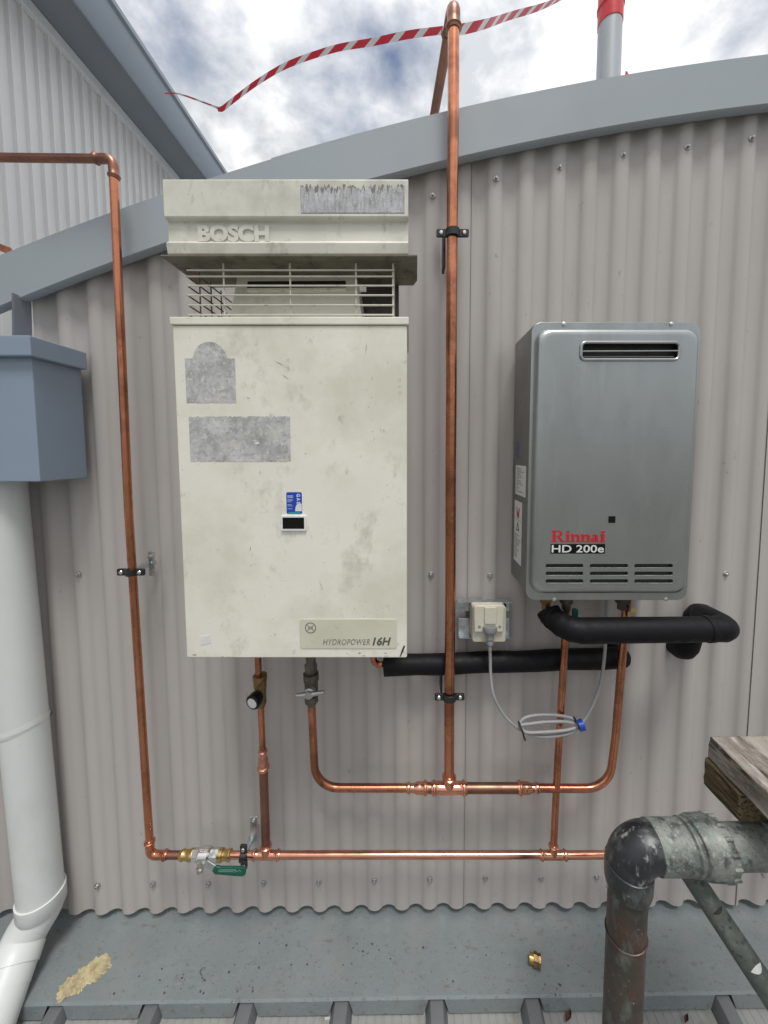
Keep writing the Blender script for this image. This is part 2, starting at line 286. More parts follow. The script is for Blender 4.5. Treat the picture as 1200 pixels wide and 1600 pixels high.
mat('mud', (0.075, 0.058, 0.044), 0.9, var=0.3, vscale=90, bump=0.4, bscale=200)
mat('dead_leaf', (0.09, 0.045, 0.03), 0.8, var=0.3, vscale=120)
mat('tape_red', (0.74, 0.025, 0.055), 0.35, var=0.06, vscale=30)
mat('tape_white', (0.88, 0.87, 0.85), 0.35, var=0.05, vscale=30)
mat('vent_red', (0.66, 0.022, 0.03), 0.35, var=0.05, vscale=20)
mat('vent_grey', (0.42, 0.45, 0.47), 0.4, metal=0.2, var=0.12, vscale=14, stretch=SV)
mat('ground_mat', (0.10, 0.105, 0.09), 0.9, var=0.35, vscale=0.4, layers=[((0.16, 0.15, 0.13), 0.15, S1, 0.45, 0.6, 0.8, None)])

# ---------------------------------------------------------------- ground far below the roof
g = MB(); g.add([(-400, -400, -3.2), (400, -400, -3.2), (400, 400, -3.2), (-400, 400, -3.2)], [(0, 1, 2, 3)])
go = obj('ground', g, 'ground_mat', smooth=0); go['kind'] = 'structure'

# ---------------------------------------------------------------- corrugated shed wall with curved barge capping
PIT = 0.0757; X0 = 0.0552                        # corrugation pitch and one crest
AMP = 0.0074
def wy(x):
    c = math.cos(2 * math.pi * (x - X0) / PIT); return -AMP * math.copysign(abs(c) ** 0.66, c)
TOPS = [P(a, b, -0.035) for a, b in ((0, 398), (100, 360), (167, 337), (257, 305), (333, 275), (620, 193), (717, 172), (939, 126), (1200, 87))]
BOTS = [P(a, b, -0.035) for a, b in ((0, 480), (43, 462), (167, 417), (257, 380), (620, 270), (852, 222), (1055, 186), (1200, 164))]
def quadfit(pts):
    n = len(pts); S = [[0.0] * 4 for _ in range(3)]
    for p in pts:
        b = (1, p.x, p.x * p.x)
        for i in range(3):
            for j in range(3): S[i][j] += b[i] * b[j]
            S[i][3] += b[i] * p.z
    for i in range(3):
        d = S[i][i]; S[i] = [q / d for q in S[i]]
        for j in range(3):
            if j != i: f_ = S[j][i]; S[j] = [a - f_ * b_ for a, b_ in zip(S[j], S[i])]
    return lambda x: S[0][3] + S[1][3] * x + S[2][3] * x * x
ztop, zbot = quadfit(TOPS), quadfit(BOTS)
def zbase(x): return 0.3405 + 0.0185 * x          # bottom edge of the sheets
shed = thing('corrugated_shed', (0, 0.05, 0.33), 'grey-beige corrugated metal shed wall under curved blue-grey barge capping', 'building')
def sheet(xa, xb, topf, yoff, name='wall_sheet', parent=shed):
    m = MB(); n = max(4, int((xb - xa) / PIT * 24)); rows = []
    for k in range(9):
        t = k / 8
        rows.append([(x, wy(x) + yoff + 0.0008 * math.sin(x * 9 + t * 7) - (0.0016 * max(0, 1 - (x - xa) / 0.014) if yoff <= 0 else 0), zbase(x) + (topf(x) - zbase(x)) * t) for x in (xa + (xb - xa) * i / n for i in range(n + 1))])
    m.grid(rows); m.grid([[(p[0], p[1] + 0.0008, p[2]) for p in r_] for r_ in (rows[0], rows[-1])])
    # folded thickness along the bottom edge and the lap edge
    for e_ in ([r_[0] for r_ in rows], [r_[-1] for r_ in rows], rows[0]):
        m.grid([e_, [(p[0], p[1] + 0.0012, p[2]) for p in e_]])
    return obj(name, m, 'wall_paint', parent, smooth=60)
capin = lambda x: zbot(x) + 0.05
SH = [(-0.925, -0.60, 0.0014), (-0.607, 0.158, 0.0), (0.150, 0.902, -0.0016), (0.894, 1.646, -0.0032), (1.640, 2.392, -0.0016), (2.386, 3.30, -0.0032)]
sheets = [sheet(a, b, capin, yo) for a, b, yo in SH]
low = sheet(-1.9, -0.920, lambda x: 1.72, 0.0030)
# hex-head screws with washers on the crests
sm = MB(); sm.lathe((0, 0, 0), (0, -1, 0), [(-0.001, 0.0062), (0.0012, 0.0066), (0.002, 0.0055)], 16)
sm.lathe((0, -0.002, 0), (0, -1, 0), [(0, 0.0036), (0.0034, 0.0036), (0.0042, 0.0026)], 6)
for v in sm.v: v *= 1.12
screw0 = me(sm, 'screw'); screw0.materials.append(MAT['screw_metal'])
def wscrew(x, z):
    k = [i for i, (a, b, _) in enumerate(SH) if a <= x < b]
    par = sheets[k[-1]] if k else low
    k_ = round((x - X0) / PIT); x = X0 + k_ * PIT
    o = bpy.data.objects.new('screw', screw0); col.objects.link(o); o.parent = par
    o.location = Vector((x, wy(x) - 0.0012, z)) ; o.rotation_euler = (0, random.uniform(0, 6), 0)
for k in range(-6, 22):
    x = X0 + 2 * PIT * k
    if -0.92 < x:
        if x > -0.02: wscrew(x, zbot(x) - 0.047 + random.uniform(-0.003, 0.003))
        wscrew(x, zbase(x) + 0.092 + random.uniform(-0.003, 0.003))
        if k in (0, 1, 5, 7, -6): wscrew(x, 1.283 + random.uniform(-0.004, 0.004))
    else: wscrew(x, zbase(x) + 0.092)
# barge capping: three lengths, face 3.5 cm proud of the sheets, rolled top, return underneath
CAPX = [-1.485, -0.30, 0.95, 2.2, 3.4]
for i in range(4):
    xa, xb = CAPX[i] - (0.02 if i else 0), CAPX[i + 1]; m = MB(); n = 28; o_ = -0.0012 * i; rows = []
    xs = [xa + (xb - xa) * k / n for k in range(n + 1)]
    sec = [(0.07, lambda x: ztop(x) + 0.008), (0.02, lambda x: ztop(x) + 0.006), (-0.030, lambda x: ztop(x) + 0.004), (-0.036, lambda x: ztop(x)), (-0.035, lambda x: (ztop(x) + zbot(x)) / 2), (-0.035, lambda x: zbot(x) + 0.004), (-0.030, lambda x: zbot(x)), (-0.012, lambda x: zbot(x) + 0.002)]
    for y, f_ in sec: rows.append([(x, y + o_, f_(x) - (o_ if y < 0 else -o_)) for x in xs])
    m.grid(rows); obj('barge_capping', m, 'capping_paint', shed, smooth=50)
# curved roof behind the capping, end flashing at the left corner
m = MB(); rows = []
for y in (0.0, 2.0, 5.0): rows.append([(x, y, ztop(x) - 0.03) for x in [-0.93 + 4.33 * k / 40 for k in range(41)]])
m.grid(rows); m.grid([[(p[0], p[1], p[2] - 0.06) for p in r_] for r_ in rows]); obj('curved_roof', m, 'capping_paint', shed)
a = [P(18, 457, -0.05), P(46, 469, -0.012), P(48, 600, -0.012), P(20, 600, -0.05)]
m = MB(); m.hexa([(v, v + Vector((0.0012, 0.004, 0))) for v in a]); obj('corner_flashing', m, 'soffit_paint', shed, smooth=0)

# ---------------------------------------------------------------- neighbouring building to the left
W = -1.5
nb = thing('neighbouring_building', (W, 2.5, -3.2), 'pale ribbed metal building with a blue-grey eave gutter rising at upper left', 'building')
zE = 1.6 + 422 / 578 * (1.5 * 578 / 364) - 0.02
rp = 0.052
def ribsheet(ya, yb, name, zt, xo):
    m = MB(); prof = []
    for k in range(15):
        y = ya + k * rp
        for f_, d_ in ((0, 0), (0.66, 0), (0.71, 0.014), (0.84, 0.014), (0.90, 0)): prof.append((y + f_ * rp, W + d_ + xo))
    prof.append((ya + 15 * rp + 0.003, W + xo))
    m.grid([[(x, y, -3.2) for y, x in prof], [(x, y, zt) for y, x in prof]])
    return obj(name, m, 'neighbour_paint', nb, smooth=20)
for k in range(10): ribsheet(-1.0 + k * rp * 15, -1.0 + (k + 1) * rp * 15 + 0.004, 'wall_sheet', zE - 0.01, 0.0008 * (k % 2))
m = MB(); m.box(W + 0.002, W + 0.028, -1.2, 6.8, zE - 0.014, zE + 0.03); obj('eave_trim', m, 'neighbour_paint', nb, smooth=0, bevel=0.002)
m = MB(); m.box(W + 0.0, W + 0.205, -1.2, 6.8, zE + 0.032, zE + 0.045); obj('soffit', m, 'soffit_paint', nb, smooth=0)
m = MB(); gx = W + 0.20
gp = [(gx, zE + 0.045), (gx, zE + 0.012), (gx + 0.012, zE + 0.006), (gx + 0.022, zE + 0.02), (gx + 0.045, zE + 0.135), (gx + 0.045, zE + 0.152), (gx + 0.058, zE + 0.156), (gx + 0.058, zE + 0.178), (gx + 0.03, zE + 0.18), (gx + 0.03, zE + 0.06)]
m.grid([[(x, -1.2, z) for x, z in gp], [(x, 6.8, z) for x, z in gp]]); obj('gutter', m, 'gutter_paint', nb, smooth=25)
m = MB(); m.grid([[(W + 0.24, -1.2, zE + 0.165), (W + 0.24, 6.8, zE + 0.165)], [(W - 4, -1.2, zE + 1.0), (W - 4, 6.8, zE + 1.0)]]); obj('roof', m, 'gutter_paint', nb)
# ---------------------------------------------------------------- lower roof with apron flashing
roof = thing('lower_roof', (0, -0.3, 0.25), 'ribbed metal lower roof with grey apron flashing along the wall foot', 'roof')
TILT = 0.0185
def rp3(x, y, z): return (x, y, z + TILT * x)
LY, LZ = -0.152, 0.307                             # lip of the apron flashing
m = MB(); xs = [-1.9 + 0.05 * k for k in range(106)]; rows = []
for y, z in ((0.074, 0.42), (0.072, 0.325), (0.064, 0.3180), (-0.05, 0.3135), (-0.10, 0.3105), (LY + 0.004, LZ + 0.001), (LY, LZ - 0.003)):
    rows.append([rp3(x, y, z + 0.0012 * math.sin(x * 11 + y * 30) * (1 if -0.12 < y < 0 else 0.2)) for x in xs])
m.grid(rows); obj('apron_flashing', m, 'flashing_paint', roof, smooth=40)
RX = [P(a, b, LY).x for a, b in ((87, 1578), (240, 1574), (387, 1569), (540, 1565), (687, 1561), (836, 1557), (984, 1554), (1130, 1551))]
stp = (RX[-1] - RX[0]) / 7
RX = [RX[0] + stp * k for k in range(-4, 20)]
SL = 0.17                                          # roof falls away from the wall
def zr(y): return LZ - 0.0375 + (y - LY) * SL
prevr = None
for i in range(len(RX) - 1):                       # folded lip, scribed round each rib
    a, b = RX[i], RX[i + 1]; m = MB()
    t_, l_ = 0.019, 0.030
    q = [rp3(a + t_, LY - 0.0005, LZ - 0.003), rp3(b - t_, LY - 0.0005, LZ - 0.003), rp3(b - l_, LY - 0.004, LZ - 0.033), rp3(a + l_, LY - 0.004, LZ - 0.033)]
    m.hexa([(Vector(v), Vector(v) + Vector((0, 0.0012, 0))) for v in q]); obj('lip', m, 'flashing_paint', roof, smooth=0)
ribm = MB(); y0_, y1_ = -0.115, -3.5
pr = [(-0.026, 0.0), (-0.0165, 0.026), (-0.0145, 0.0285), (0.0145, 0.0285), (0.0165, 0.026), (0.026, 0.0)]
ribm.grid([[(x, y, z + (y - LY) * SL) for x, z in pr] for y in (y0_, LY, -0.6, -1.5, y1_)])
ribme = me(ribm, 'rib', 20); ribme.materials.append(MAT['rib_paint'])
panm = MB(); pp = [(0.024, 0.0)]; k = 0.024
while k < stp - 0.03: pp += [(k + 0.012, 0.0), (k + 0.014, -0.0012), (k + 0.016, -0.0012), (k + 0.018, 0.0)]; k += 0.0205
pp.append((stp - 0.024, 0.0))
panm.grid([[(x, y, z + (y - LY) * SL) for x, z in pp] for y in (y0_, LY, -0.6, -1.5, y1_)])
panme = me(panm, 'pan', 20); panme.materials.append(MAT['roof_dusty'])
for x in RX:
    for nm, mm in (('rib', ribme), ('pan', panme)):
        o = bpy.data.objects.new(nm, mm); col.objects.link(o); o.parent = roof
        o.location = Vector((x, 0, LZ - 0.0375 + TILT * x)) - roof.location
def deck(px, py):                                  # point on the apron flashing seen at a pixel
    lo, hi = LY, 0.02
    for _ in range(40):
        y = (lo + hi) / 2; p = P(px, py, y); zf = (0.3135 + (y + 0.05) * 0.0395 if y > -0.05 else LZ + (y - LY) * 0.0637) + 0.0012 + TILT * p.x
        if p.z > zf: lo = y
        else: hi = y
    return Vector((p.x, y, zf))

# ---------------------------------------------------------------- cream water heater with hood
YB = -0.27; BX0, BX1, BZ0, BZ1 = -0.419, -0.0048, 1.2125, 1.8176
wh = thing('water_heater', (-0.212, -0.13, BZ0), 'tall weathered cream water heater with wire grille and hood, mounted on the wall', 'water heater')
m = MB(); m.prism(rrect(BX0 + 0.006, BX1 - 0.006, BZ0 + 0.004, BZ1 + 0.012, 0.004), 0.225, o=(0, -0.022, 0)); obj('case', m, 'enamel_dirty', wh)
# front cover with slightly rounded edges
m = MB(); m.prism(rrect(BX0, BX1, BZ0, BZ1 + 0.004, 0.003), 0.028, o=(0, YB + 0.028, 0)); obj('front_panel', m, 'enamel', wh, bevel=0.002)
m = MB(); m.prism(rrect(BX0 - 0.003, BX1 + 0.0035, BZ1 + 0.0045, BZ1 + 0.018, 0.002), 0.19, o=(0, YB + 0.187, 0)); obj('top_lid', m, 'enamel', wh, bevel=0.0015)
# hood: upper band, recessed lettering band, flared lower band
hz = lambda py: P(450, py, YB).z
HX0, HX1 = -0.4215, -0.0022
m = MB(); prof = [(-0.165, hz(283)), (YB - 0.004, hz(283)), (YB - 0.006, hz(285)), (YB - 0.006, hz(341)), (YB - 0.0045, hz(343.5)), (YB + 0.004, hz(344.5)), (YB + 0.003, hz(376)), (YB - 0.001, hz(378.5)), (YB - 0.004, hz(381)), (YB - 0.001, hz(397)), (YB + 0.003, hz(399)), (-0.165, hz(399))]
m.prism([(y, z) for y, z in prof], HX1 - HX0, o=(HX0, 0, 0), ax=(0, 1, 0), ay=(0, 0, 1), az_=(1, 0, 0)); hood = obj('hood', m, 'enamel_dirty', wh, smooth=20, bevel=0.001)
obj('lettering', text_mb('BOSCH', (P(308.5, 363, YB).x, P(420.5, 363, YB).x, hz(377), hz(350.5)), YB + 0.0036, 0.003, bold=0.05), 'enamel_dirty', hood, smooth=30, bevel=0.0006, label='raised cream BOSCH lettering on hood')
# flared plate under the hood
pz = hz(402)
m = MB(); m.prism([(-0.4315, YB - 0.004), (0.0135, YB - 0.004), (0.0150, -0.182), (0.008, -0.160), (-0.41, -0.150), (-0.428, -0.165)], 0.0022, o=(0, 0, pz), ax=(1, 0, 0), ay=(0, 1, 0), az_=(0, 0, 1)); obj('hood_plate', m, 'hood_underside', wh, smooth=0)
# bare streaked patch on the hood where a label peeled off (ragged upper edge)
def ragged(x0, x1, z0, z1, jt, jb, n, seed, slope=0):
    rr = random.Random(seed); top = []; k = 0
    for i in range(n + 1):
        x = x0 + (x1 - x0) * i / n; top.append((x, z1 + slope * (x - x0) - jt * rr.random() ** 2))
    bot = [(x0 + (x1 - x0) * i / n, z0 + jb * rr.random()) for i in range(n, -1, -1)]
    return top + bot
def pxr(a, b, c, d, Y=YB): p, q_ = P(a, d, Y), P(b, c, Y); return p.x, q_.x, p.z, q_.z
x0, x1, z0, z1 = pxr(471, 631, 290, 333, YB - 0.006)
def strip(poly, Y, depth=0.0005):
    """top/bottom outline as a run of quads, so that the ragged edge stays clean"""
    n = len(poly) // 2; m = MB(); t_ = poly[:n]; b_ = poly[n:][::-1]
    for y in (Y - depth,): m.grid([[(x, y, z) for x, z in t_], [(x, y, z) for x, z in b_]])
    m.grid([[(x, Y - depth, z) for x, z in t_], [(x, Y, z) for x, z in t_]]); m.grid([[(x, Y - depth, z) for x, z in b_], [(x, Y, z) for x, z in b_]])
    return m
obj('label_scar_edge', strip(ragged(x0 - 0.0008, x1 + 0.0008, z0 - 0.0008, z1 + 0.0025, 0.012, 0.0006, 90, 3), YB - 0.006, 0.0003), 'glue_dark', hood, smooth=0)
obj('label_scar', strip(ragged(x0, x1, z0, z1 - 0.002, 0.014, 0.0006, 110, 4), YB - 0.006, 0.0006), 'glue_streak', hood, smooth=0, label='grey streaked scar of a peeled label on hood')
# scars on the front panel
x0, x1, z0, z1 = pxr(290, 367, 560, 630); x0 += 0.002
arch = [(x0 + (x1 - x0) * i / 40, z1 + (0.029 * math.sqrt(max(0, 1 - ((i / 40 - 0.50) / 0.33) ** 2)) if abs(i / 40 - 0.5) < 0.33 else 0.0) + random.uniform(-0.0004, 0.0004)) for i in range(41)]
bot = [(x0 + (x1 - x0) * i / 40, z0 + random.uniform(0, 0.0008)) for i in range(40, -1, -1)]
obj('label_scar', strip(arch + bot, YB, 0.0004), 'glue_patch', wh, smooth=0, label='grey arched scar of a peeled label')
x0, x1, z0, z1 = pxr(298, 453, 650, 722)
obj('label_scar', strip(ragged(x0, x1, z0, z1, 0.0022, 0.0018, 70, 5, 0.0), YB, 0.0004), 'glue_patch', wh, smooth=0, label='grey rectangular scar of a peeled label')
m = MB(); q = [P(a, b, YB) for a, b in ((398, 692), (401, 690.5), (406, 691), (405, 694), (400, 695))]; m.prism([(v.x, v.z) for v in q], 0.0012, o=(0, YB, 0)); obj('paper_scrap', m, 'white_paper', wh, smooth=0)
# nameplate, emblem, model lettering
x0, x1, z0, z1 = pxr(469, 620, 967, 1013)
m = MB(); m.prism(rrect(x0, x1, z0, z1, 0.005), 0.0012, o=(0, YB, 0)); npl = obj('nameplate', m, 'plate_tan', wh, bevel=0.0004)
obj('model_lettering', text_mb('HYDROPOWER', pxr(505, 578, 998, 1007), YB - 0.0012, 0.0004, bold=0.004, shear=0.25, spacing=1.1), 'letter_worn', npl, smooth=0)
obj('model_number', text_mb('16H', pxr(582, 611, 995, 1008), YB - 0.0012, 0.0004, bold=0.03, shear=0.25), 'letter_dark', npl, smooth=0)
c_ = P(485.5, 980.5, YB); er = 0.0102
m = MB(); rows = [[(c_.x + r_ * math.cos(2 * math.pi * k / 40), YB - 0.0016, c_.z + r_ * math.sin(2 * math.pi * k / 40)) for k in range(41)] for r_ in (er, er - 0.0012)]; m.grid(rows)
rows = [[(c_.x + sx * (0.0045 + 0.0012 * q_) , YB - 0.0016, c_.z + dz) for dz in (-0.0052 + q_ * 0.0008, 0, 0.0052 - q_ * 0.0008)] for q_ in (0,) for sx in (-1,)]
for sx in (-1, 1):
    arcp = [(c_.x + sx * (0.0085 - 0.0060 * math.cos(R(a_))), c_.z + 0.0058 * math.sin(R(a_))) for a_ in range(-75, 76, 10)]
    m.grid([[(x, YB - 0.00165, z) for x, z in arcp], [(x + sx * 0.001, YB - 0.00165, z) for x, z in arcp]])
for dz in (-0.0022, 0.0012): m.box(c_.x - 0.0028, c_.x + 0.0028, YB - 0.00165, YB - 0.0012, c_.z + dz, c_.z + dz + 0.001)
obj('emblem', m, 'letter_dark', npl, smooth=0)
# digital display, gas sticker, torn label, dents
x0, x1, z0, z1 = pxr(440, 479, 805, 829)
m = MB(); m.prism(rrect(x0, x1, z0, z1, 0.002), 0.004, o=(0, YB, 0)); dsp = obj('display', m, 'white_plastic', wh, bevel=0.0008)
m = MB(); m.box(x0 + 0.0036, x1 - 0.0036, YB - 0.0043, YB - 0.003, z0 + 0.0042, z1 - 0.0036); obj('screen', m, 'black_plastic', dsp, smooth=0)
x0, x1, z0, z1 = pxr(448, 471.5, 769, 803)
m = MB(); m.prism(rrect(x0, x1, z0, z1, 0.003), 0.0003, o=(0, YB, 0)); stk = obj('gas_sticker', m, 'print_blue', wh, smooth=0, label='small blue GAS sticker above display')
for i, ch in enumerate('GAS'):
    zc_ = z1 - 0.006 - i * 0.0072; obj('sticker_letter', text_mb(ch, (x1 - 0.0095, x1 - 0.0028, zc_ - 0.0025, zc_ + 0.003), YB - 0.0004, 0.0002, bold=0.03, rot=-90), 'white_paper', stk, smooth=0)
m = MB(); m.prism(rrect(x0 + 0.003, x1 - 0.003, z0 + 0.0005, z0 + 0.0035, 0.001), 0.0002, o=(0, YB - 0.0003, 0)); obj('sticker_band', m, 'print_teal', stk, smooth=0)
m = MB(); m.prism([(x1 - 0.0125 + 0.006 * (1 - math.cos(R(a_))) , z0 + 0.005 + 0.014 * math.sin(R(a_))) for a_ in range(0, 91, 10)] + [(x1 - 0.0005, z0 + 0.019), (x1 - 0.0005, z0 + 0.005)], 0.0002, o=(0, YB - 0.00035, 0)); obj('sticker_figure', m, 'white_paper', stk, smooth=0)
m = MB(); rr = random.Random(2)
for i, dz in enumerate((0.006, 0.0085, 0.0125, 0.0148, 0.0171, 0.0225, 0.0248, 0.030)): m.box(x0 + 0.0018, x0 + (0.0125 if i < 2 else rr.uniform(0.009, 0.0118)), YB - 0.0005, YB - 0.0003, z1 - dz - (0.0015 if i < 2 else 0.0009), z1 - dz)
o = obj('sticker_print', m, 'print_pale', stk, smooth=0)
m = MB(); q = [P(a, b, YB) for a, b in ((313, 994), (328, 992), (330, 1005), (322, 1006), (314, 1008))]; m.prism([(v.x, v.z) for v in q], 0.0006, o=(0, YB, 0)); obj('torn_label', m, 'white_paper', wh, smooth=0)
m = MB(); q = [P(a, b, YB) for a, b in ((631, 1008), (633, 1010), (629, 1020), (626, 1026), (624.5, 1026), (628, 1015))]; m.prism([(v.x, v.z) for v in q], 0.0003, o=(0, YB, 0)); obj('crack', m, 'shade_stain_black', wh, smooth=0)
m = MB()
for a, b, l_, an in ((391, 858, 0.012, 82), (576, 636, 0.003, 20), (437, 568, 0.02, -28), (446, 589, 0.016, -35), (572, 545, 0.02, 84), (388, 622, 0.008, -25)):
    p = P(a, b, YB); dx_, dz_ = math.cos(R(an)) * l_ / 2, math.sin(R(an)) * l_ / 2; nx, nz_ = -dz_ / l_ * 0.0012, dx_ / l_ * 0.0012
    m = MB(); m.prism([(p.x - dx_, p.z - dz_), (p.x + nx, p.z + nz_), (p.x + dx_, p.z + dz_), (p.x - nx, p.z - nz_)], 0.00025, o=(0, YB, 0))
    obj('scratch', m, 'glue_dark', wh, smooth=0)
m = MB()
for a, b, r_ in ((625, 594, 3.2), (624, 604, 2.8), (624.5, 614, 3.6)):
    p = P(a, b, YB); m.prism([(p.x + 0.0011 * r_ * math.cos(k * 0.7) * random.uniform(0.8, 1.1), p.z + 0.0011 * r_ * math.sin(k * 0.7) * random.uniform(0.8, 1.1)) for k in range(9)], 0.00025, o=(0, YB, 0))
obj('glue_spots', m, 'plate_tan', wh, smooth=0)
rr = random.Random(21)
for k in range(16):
    px, py = rr.choice((rr.uniform(300, 420), rr.uniform(540, 632), rr.uniform(540, 632))), rr.uniform(1018, 1026); p = P(px, py, YB); wd = rr.uniform(0.0015, 0.006)
    m = MB(); n_ = 8; m.prism([(p.x + wd * math.cos(6.283 * i / n_) * rr.uniform(0.5, 1.1), p.z + 0.0016 * math.sin(6.283 * i / n_) * rr.uniform(0.4, 1.1)) for i in range(n_)], 0.0002, o=(0, YB, 0)); obj('paint_chip', m, rr.choice(('white_paper', 'glue_patch', 'glue_dark')), wh, smooth=0)
# wire grille: six front wires that return to the back, uprights
YG = YB + 0.012
gl = obj('grille', MB().tube([(P(292, 417, YG).x, YG, hz(417)), (P(616, 417, YG).x, YG, hz(417))], 0.0016, 8), 'grille_wire', wh)
gx0, gx1 = P(293, 455, YG).x, P(615, 455, YG).x
for i, py in enumerate((417, 432, 446.5, 461.5, 477, 492)):
    z = P(450, py, YG).z
    if i: obj('wire', MB().tube([(gx0, YG, z), (gx1, YG, z)], 0.0016, 8), 'grille_wire', gl)
    for gx_ in (gx0, gx1):
        m = MB(); m.tube([(gx_, YG, z), (gx_ + (0.004 if gx_ < -0.2 else -0.004), -0.10, z)], 0.0014, 8); obj('side_wire', m, 'rust_wire' if gx_ < -0.2 else 'grille_wire', gl)
for px in (349, 453, 556, 614):
    x = P(px, 455, YG).x; m = MB(); m.tube([(x, YG + 0.003, hz(405)), (x, YG + 0.003, BZ1 + 0.016)], 0.0017, 8); obj('upright_wire', m, 'grille_wire', gl)
for y in (YG + 0.035, YG + 0.075, YG + 0.115):
    for gx_ in (gx0 + 0.003, gx1 - 0.003):
        m = MB(); m.tube([(gx_, y, hz(405)), (gx_, y, BZ1 + 0.016)], 0.0014, 8); obj('side_upright', m, 'rust_wire', gl)
# flue terminal behind the grille
fy = -0.226; A = lambda a, b, y: P(a, b, y)
m = MB(); q = [P(358, 500, fy), P(566, 500, fy), P(556, 428, fy + 0.03), P(371, 428, fy + 0.03)]
m.hexa([(v, v + Vector((0, 0.09, 0))) for v in q]); fl = obj('flue_terminal', m, 'enamel', wh, smooth=0, bevel=0.002)
fn = (q[1] - q[0]).cross(q[3] - q[0]).normalized()
if fn.y > 0: fn = -fn
def onf(a, b):                                    # on the sloping face of the flue terminal
    o_, d_ = cam.location, P(a, b, 0) - cam.location; return o_ + d_ * ((q[0] - o_).dot(fn) / d_.dot(fn))
m = MB(); s_ = [onf(386, 453), onf(541, 452), onf(540, 439), onf(387, 440)]; m.hexa([(v + fn * 0.0006, v - fn * 0.01) for v in s_]); obj('flue_slot', m, 'shade_stain_black', fl, smooth=0)  # slab on the face, painted near-black as the shaded opening
m = MB(); s_ = [onf(386, 455), onf(541, 454), onf(541, 451), onf(386, 452)]; m.hexa([(v + fn * 0.003, v) for v in s_]); obj('slot_edge', m, 'enamel', fl, smooth=0)
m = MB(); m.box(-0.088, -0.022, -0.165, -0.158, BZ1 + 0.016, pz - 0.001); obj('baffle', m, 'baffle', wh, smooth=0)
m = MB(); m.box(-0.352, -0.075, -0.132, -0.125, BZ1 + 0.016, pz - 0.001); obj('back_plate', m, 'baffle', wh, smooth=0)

# ---------------------------------------------------------------- stainless water heater
YR = -0.15; RX0, RX1, RZ0, RZ1 = 0.2546, 0.6070, 1.2745, 1.8680
rh = thing('water_heater', (0.43, -0.08, RZ0), 'compact dull steel water heater with red lettering and nine vent slots', 'water heater')
m = MB(); m.prism(rrect(RX0 + 0.003, RX1 - 0.003, RZ0 + 0.012, RZ1 - 0.004, 0.006), 0.128, o=(0, -0.019, 0)); case = obj('case', m, 'steel_case', rh)
m = MB(); m.prism(rrect(RX0, RX1, RZ0, RZ1, 0.022, 8), 0.0022, o=(0, YR + 0.0022, 0)); obj('cover_flange', m, 'steel_cover', rh, bevel=0.0007)
m = MB(); rows = []
def ring(x0, x1, z0, z1, r_, y): return [(a, y, b) for a, b in rrect(x0, x1, z0, z1, r_, 8)] 
YF = YR - 0.017
steps = [(0.0, 0.026, YR), (0.0008, 0.026, YR - 0.0075), (0.0025, 0.026, YR - 0.012), (0.006, 0.025, YR - 0.0152), (0.010, 0.023, YR - 0.0167), (0.015, 0.020, YF)]
# face: raised pressed pan with the vent slots cut out of its front
KX0, KX1, KZ0, KZ1 = RX0 + 0.007, RX1 - 0.010, RZ0 + 0.018, RZ1 - 0.016
rgs = [ring(KX0 + i_, KX1 - i_, KZ0 + i_, KZ1 - i_, r_, y) for i_, r_, y in steps]
for r_ in rgs: r_.append(r_[0])
m.grid(rgs)
fx0, fx1, fz0, fz1 = KX0 + 0.015, KX1 - 0.015, KZ0 + 0.015, KZ1 - 0.015
pan = obj('front_cover', m, 'steel_cover', rh, smooth=50)
bm = bmesh.new(); outer = [bm.verts.new((a, YF, b)) for a, b in rrect(fx0, fx1, fz0, fz1, 0.020, 8)]
edges = [bm.edges.new((outer[i], outer[(i + 1) % len(outer)])) for i in range(len(outer))]
slots = []
for cols in ((852.5, 911.5), (921.5, 981.5), (991, 1051.5)):
    for py in (884, 896, 908): slots.append((P(cols[0], py, YF).x, P(cols[1], py, YF).x, P(900, py + 2.9, YF).z, P(900, py - 2.9, YF).z))
vent = (P(907, 548, YF).x, P(1061, 548, YF).x, P(980, 563, YF).z, P(980, 534.5, YF).z)
for x0, x1, z0, z1 in slots + [vent]:
    lp = [bm.verts.new((a, YF, b)) for a, b in rrect(x0, x1, z0, z1, min(0.0095, (z1 - z0) * 0.49), 5)]
    edges += [bm.edges.new((lp[i], lp[(i + 1) % len(lp)])) for i in range(len(lp))]
bmesh.ops.triangle_fill(bm, edges=edges, use_beauty=True)
for f_ in bm.faces:
    if f_.normal.y > 0: f_.normal_flip()
fm = bpy.data.meshes.new('front_face'); bm.to_mesh(fm); bm.free(); fm.materials.append(MAT['steel_cover'])
